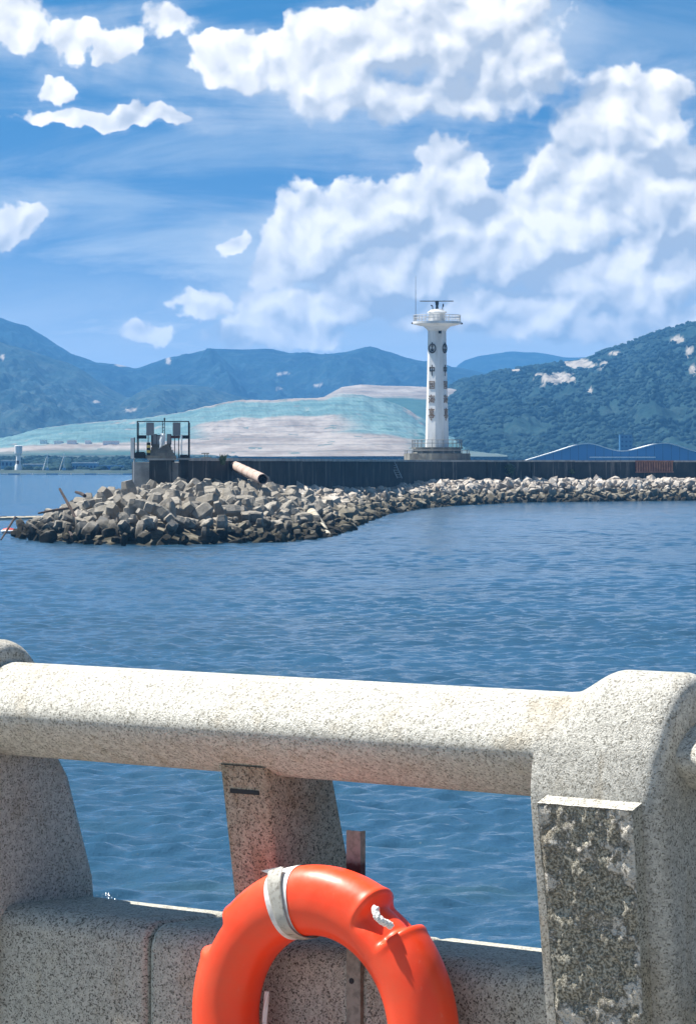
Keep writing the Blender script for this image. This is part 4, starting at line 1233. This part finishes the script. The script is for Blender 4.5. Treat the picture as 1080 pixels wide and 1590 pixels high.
for k in range(1, 15): ps.append(post_section(sm(k / 14 * 1.0), 0, .006 + .13 * k / 14))
for s, ins in ((.20, 0), (POST_W - .035, 0), (POST_W - .020, .004), (POST_W - .009, .012), (POST_W - .002, .024), (POST_W, .034)): ps.append(post_section(1, ins, s))
post_me = MB().loft(ps).mesh('end_post', M['granite_end'], True, ang=50)

def mid_section(inset, s):
    o = [(.135, 3.10), (.200, 3.50), (-.040, 3.50), (-.155, 3.10)]
    c = (.03, 3.30)
    return o
def bevel_prism(outline, s0, s1, bev):
    cq = sum(p[0] for p in outline) / len(outline)
    secs = []
    for s, ins in ((s0, bev), (s0 + bev * .4, bev * .35), (s0 + bev, 0), (s1 - bev, 0), (s1 - bev * .4, bev * .35), (s1, bev)):
        secs.append([L(s, q + (ins if q < cq else -ins), z) for q, z in outline])
    return MB().loft(secs)
mo = []
for k in range(9):
    f = k / 8; mo.append((.132 + .070 * f, 3.08 + .43 * f))
for k in range(9):
    f = k / 8; mo.append((-.035 - .125 * f, 3.51 - .43 * f))
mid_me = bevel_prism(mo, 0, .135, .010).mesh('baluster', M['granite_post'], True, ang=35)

def plinth_outline():
    o = []
    zt, zb, qf, qr = 3.123, GROUND - .02, .16, -.194
    o += [(qf, zb + (zt - .055 - zb) * k / 6) for k in range(6)]
    for k in range(9):
        th = math.pi / 2 * k / 8; o.append((qf - .055 + .055 * math.cos(th), zt - .055 + .055 * math.sin(th)))
    for k in range(1, 5): o.append((qf - .055 + (qr + .05 - qf + .055) * k / 5, zt - .002 * k))
    for k in range(9):
        th = math.pi / 2 + math.pi / 2 * k / 8; o.append((qr + .05 + .05 * math.cos(th), zt - .055 + .045 * math.sin(th)))
    o.append((qr, zb))
    return o
PB = .622
po = plinth_outline(); cq, cz = -.01, 2.85
secs = []
for s, ins in ((.003, .016), (.006, .008), (.013, .002), (.024, 0), (PB - .024, 0), (PB - .013, .002), (PB - .006, .008), (PB - .003, .016)):
    sec = []
    for q, z in po:
        dq = -ins if q > .10 else (ins if q < -.14 else 0); dz_ = -ins if z > 3.06 else 0
        sec.append(L(s, q + dq, z + dz_))
    secs.append(sec)
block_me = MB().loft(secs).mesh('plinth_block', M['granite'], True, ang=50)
for k in range(-3, 3):
    off = k * PERIOD
    if k < 2: link('handrail', rail_neck_me if k == 0 else rail_me, bal, (POST_S + POST_W + off, 0, 0))
    link('end_post', post_me, bal, (POST_S + off, 0, 0))
    link('baluster', mid_me, bal, (-.212 + off, 0, 0))
for k in range(-10, 10):
    o = link('plinth_block', block_me, bal, (-.466 + k * PB, 0, rng.uniform(-.002, .002)))

# rough panel on the front of the near end post
def panel():
    nu, nv = 60, 130
    rows = []
    g = np.random.default_rng(9)
    s0t, s1t, s0b, s1b = .7386, .971, .755, .950
    zt, zb = 3.494, 2.50
    X = np.zeros((nu, nv)); Y = X.copy(); Z = X.copy()
    for i in range(nu):
        for j in range(nv):
            f = i / (nu - 1); h = j / (nv - 1)
            z = zt + (zb - zt) * h
            s = (s0t + (s0b - s0t) * h) * (1 - f) + (s1t + (s1b - s1t) * h) * f
            X[i, j] = s; Z[i, j] = z
    base = .153 + (Z - GROUND) * .125
    rough = .011 * fbm(X * 30, Z * 30, 4) + .008 * fbm(X * 9 + 3, Z * 9, 3) + .006 * np.abs(fbm(X * 60, Z * 60, 3))
    edge = np.minimum(np.minimum(np.arange(nu)[:, None], nu - 1 - np.arange(nu)[:, None]) / 3., 1.0) * np.ones((1, nv))
    topc = np.clip(np.arange(nv) / 3.0, 0, 1)[None, :]
    Q = base + .034 + rough * np.clip(edge, .35, 1)
    # pale chamfered ledge along the top, plain sides
    vs, fs = [], []
    for i in range(nu):
        for j in range(nv): vs.append(L(X[i, j], Q[i, j], Z[i, j]))
    idx = lambda i, j: i * nv + j
    for i in range(nu - 1):
        for j in range(nv - 1): fs.append((idx(i, j), idx(i, j + 1), idx(i + 1, j + 1), idx(i + 1, j)))
    front = MB().add(vs, fs)
    o1 = len(front.v)
    for i in range(nu): front.v.append(L(X[i, 0] , base[i, 0] - .01, zt + .006))
    led = MB()
    secs = []
    for i in range(nu):
        led.v += [L(X[i, 0], base[i, 0] - .012, zt + .019), L(X[i, 0], Q[i, 0] + .001, zt + .0015)]
    for i in range(nu - 1): led.f.append((2 * i, 2 * i + 1, 2 * i + 3, 2 * i + 2))
    side = MB()
    for i in (0, nu - 1):
        o = len(side.v)
        for j in range(nv): side.v += [L(X[i, j], base[i, j] - .012, Z[i, j]), L(X[i, j], Q[i, j] + .0005, Z[i, j])]
        side.v[o] = L(X[i, 0], base[i, 0] - .012, zt + .019)
        for j in range(nv - 1): side.f.append((o + 2 * j, o + 2 * j + 1, o + 2 * j + 3, o + 2 * j + 2))
    front.v = front.v[:o1]
    return front, led, side
fm, lm, sm_ = panel()
pl = fm.build('rough_panel', M['plaque'], bal, smooth=True, ang=80, fix=False); pl['label'] = 'rough hewn dark panel with white patches on the near post'
lm.build('panel_ledge', M['granite_rail'], pl, fix=False)
sm_.build('panel_side', M['granite'], pl, fix=False)
# slot near the top of the middle baluster
MB().box(L(-.142, .180, 3.452), (.085, .03, .010)).build('slot', M['dark'], bal)

# ------------------------------------------------------------------ lifebuoy on its bracket
bk = thing('steel_bracket', B(.145, .165, GROUND), 'upright grey steel flat bar behind the orange lifebuoy', 'bracket', rz=BANG)
zt = 3.383 - GROUND
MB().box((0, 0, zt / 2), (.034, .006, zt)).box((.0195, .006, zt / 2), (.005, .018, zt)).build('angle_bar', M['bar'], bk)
MB().tube((-.002, -.0035, 3.053 - GROUND), (-.002, -.0045, 3.053 - GROUND), .0065, n=12).build('bolt_hole', M['dark'], bk)
MB().tube((-.002, -.0035, 2.70 - GROUND), (-.002, -.0045, 2.70 - GROUND), .0065, n=12).build('bolt_hole', M['dark'], bk)
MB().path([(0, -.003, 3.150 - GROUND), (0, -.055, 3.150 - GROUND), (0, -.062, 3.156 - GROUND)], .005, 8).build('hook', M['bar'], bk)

RC = B(.135, .260, 2.963)
RMAJ, RMIN = .2760, .0765
lb = thing('lifebuoy', RC, 'orange red plastic lifebuoy hanging low on the stone balustrade', 'lifebuoy', rz=BANG)
# local: x along the rail, y away from the camera, z up; angle measured from the top, clockwise to the right
NOTCH = [37, 37 + 93, 37 + 180, -56]
def ring_pt(th, ph, rr=1.0, extra=0.0):
    """th: angle round the ring from its top, ph: angle round the tube (0 = outward, 90 = towards the viewer)"""
    r_q = RMIN * .86; r_r = RMIN
    c, s = math.cos(ph), math.sin(ph)
    e = 2.25
    pc = math.copysign(abs(c) ** (2 / e), c); ps_ = math.copysign(abs(s) ** (2 / e), s)
    rad = RMAJ + r_r * rr * pc + extra * pc; y = -(r_q * rr + extra) * ps_
    # pockets moulded into the outer edge where the rope is tied
    for nt in NOTCH:
        d = (math.degrees(th) - nt + 180) % 360 - 180
        ph_d = math.degrees((ph + math.pi) % (2 * math.pi) - math.pi)
        kx = abs(d) / 7.5
        front = sm((ph_d + 75) / 30) * sm((95 - ph_d) / 30) if nt == 37 else sm((ph_d + 95) / 40) * sm((75 - ph_d) / 40)
        depth = (.030 if nt == 37 else .017) * sm((1.25 - kx) / .45) * front
        lip = .003 * math.exp(-((kx - 1.3) / .22) ** 2) * front
        rad += (-depth + lip) * pc - 0; y += (depth - lip) * ps_ * .8
    return Vector((rad * math.sin(th), y, rad * math.cos(th)))
nu, nv = 360, 72
vs = [ring_pt(2 * math.pi * i / nu, 2 * math.pi * j / nv) for i in range(nu) for j in range(nv)]
fs = [(i * nv + j, ((i + 1) % nu) * nv + j, ((i + 1) % nu) * nv + (j + 1) % nv, i * nv + (j + 1) % nv) for i in range(nu) for j in range(nv)]
MB().add(vs, fs).build('ring', M['orange'], lb, smooth=True, ang=60)
def band(th0, th1, skew, m, name, rr, ph0=0, ph1=360, wob=0.0):
    mb = MB(); n1, n2 = 14, 72
    for i in range(n1 + 1):
        for j in range(n2 + 1):
            ph = R(ph0 + (ph1 - ph0) * j / n2)
            th = R(th0 + (th1 - th0) * i / n1 + skew * math.sin(ph) + wob * math.sin(ph * 2 + 1))
            mb.v.append(tuple(ring_pt(th, ph, rr, .0012 + wob * .0008 * (1 + math.sin(ph * 3)))))
    for i in range(n1):
        for j in range(n2): mb.f.append((i * (n2 + 1) + j, (i + 1) * (n2 + 1) + j, (i + 1) * (n2 + 1) + j + 1, i * (n2 + 1) + j + 1))
    return mb.build(name, m, lb, smooth=True)
tw1 = band(-21.5, -9.5, 0, M['tape_white'], 'reflective_band', 1.004)
band(158.5, 170.5, 0, M['tape_white'], 'reflective_band', 1.004)
# loose grey strip crossing the white band aslant, with a free end standing off at the top
mb = MB(); n1, n2 = 6, 60
for j in range(n2 + 1):
    f = j / n2; ph = R(28 + (232 - 28) * f)
    for i in range(n1 + 1):
        th = R(-19.5 + 7.0 * i / n1 + f * 5.0)
        off = .0065 + .006 * max(0, 1 - f / .12) ** 1.5 + .002 * math.sin(f * 17)
        p = ring_pt(th, ph, 1.0, off)
        mb.v.append(tuple(p))
for j in range(n2):
    for i in range(n1): mb.f.append((j * (n1 + 1) + i, j * (n1 + 1) + i + 1, (j + 1) * (n1 + 1) + i + 1, (j + 1) * (n1 + 1) + i))
gs = mb.build('loose_strip', M['tape_grey'], lb, smooth=True); gs['label'] = 'dirty grey strip peeling off the white band'
md = gs.modifiers.new('thick', 'SOLIDIFY'); md.thickness = .0012
mb = MB()
p0 = ring_pt(R(-20.5), R(30), 1.0, .010); p1 = ring_pt(R(-13.5), R(30), 1.0, .012)
dirv = Vector((-.016, -.002, .004))
mb.add([p0, p1, p1 + Vector((-.002, .004, .003)), p0 + dirv], [(0, 1, 2, 3)])
tb = mb.build('strip_end', M['tape_white'], gs, fix=False); md = tb.modifiers.new('thick', 'SOLIDIFY'); md.thickness = .0014
# grab rope round the outside and the knot in the pocket
def twisted(name, pts, r, parent):
    n = len(pts); mb = MB()
    for st_ in range(3):
        pp = []
        for i, p in enumerate(pts):
            a = st_ * 2.094 + i * .55
            tdir = (Vector(pts[min(n - 1, i + 1)]) - Vector(pts[max(0, i - 1)])).normalized()
            u = tdir.orthogonal().normalized(); v = tdir.cross(u)
            pp.append(Vector(p) + (u * math.cos(a) + v * math.sin(a)) * r * .5)
        mb.path(pp, r * .58, 6)
    return mb.build(name, M['rope'], parent, smooth=True, ang=70)
def arc_rope(a, b, sag):
    pts = []
    for i in range(61):
        f = i / 60; th = R(a + (b - a) * f)
        p = ring_pt(th, R(-65), 1.0, .004 + sag * math.sin(math.pi * f)); p.y += .03
        pts.append(p)
    return pts
kn = []
for i in range(22):
    f = i / 21
    th = R(33.5 + 9.5 * f); p = ring_pt(R(37.5), R(22), .70)
    base_ = Vector((math.sin(th) * (RMAJ + RMIN * .80), -.052 - .020 * math.sin(math.pi * f), math.cos(th) * (RMAJ + RMIN * .80)))
    kn.append(base_)
twisted('rope_knot', kn, .0085, lb)
for a, b in ((130, 217), (217, 304)):
    twisted('grab_rope', arc_rope(a, b, .004), .007, lb)
ip = [Vector((-.185 - .004 * math.sin(i * .5), .035 - .02 * (i / 20), .055 - .016 * i)) for i in range(22)]
twisted('hanging_rope', ip, .006, lb)
md = None
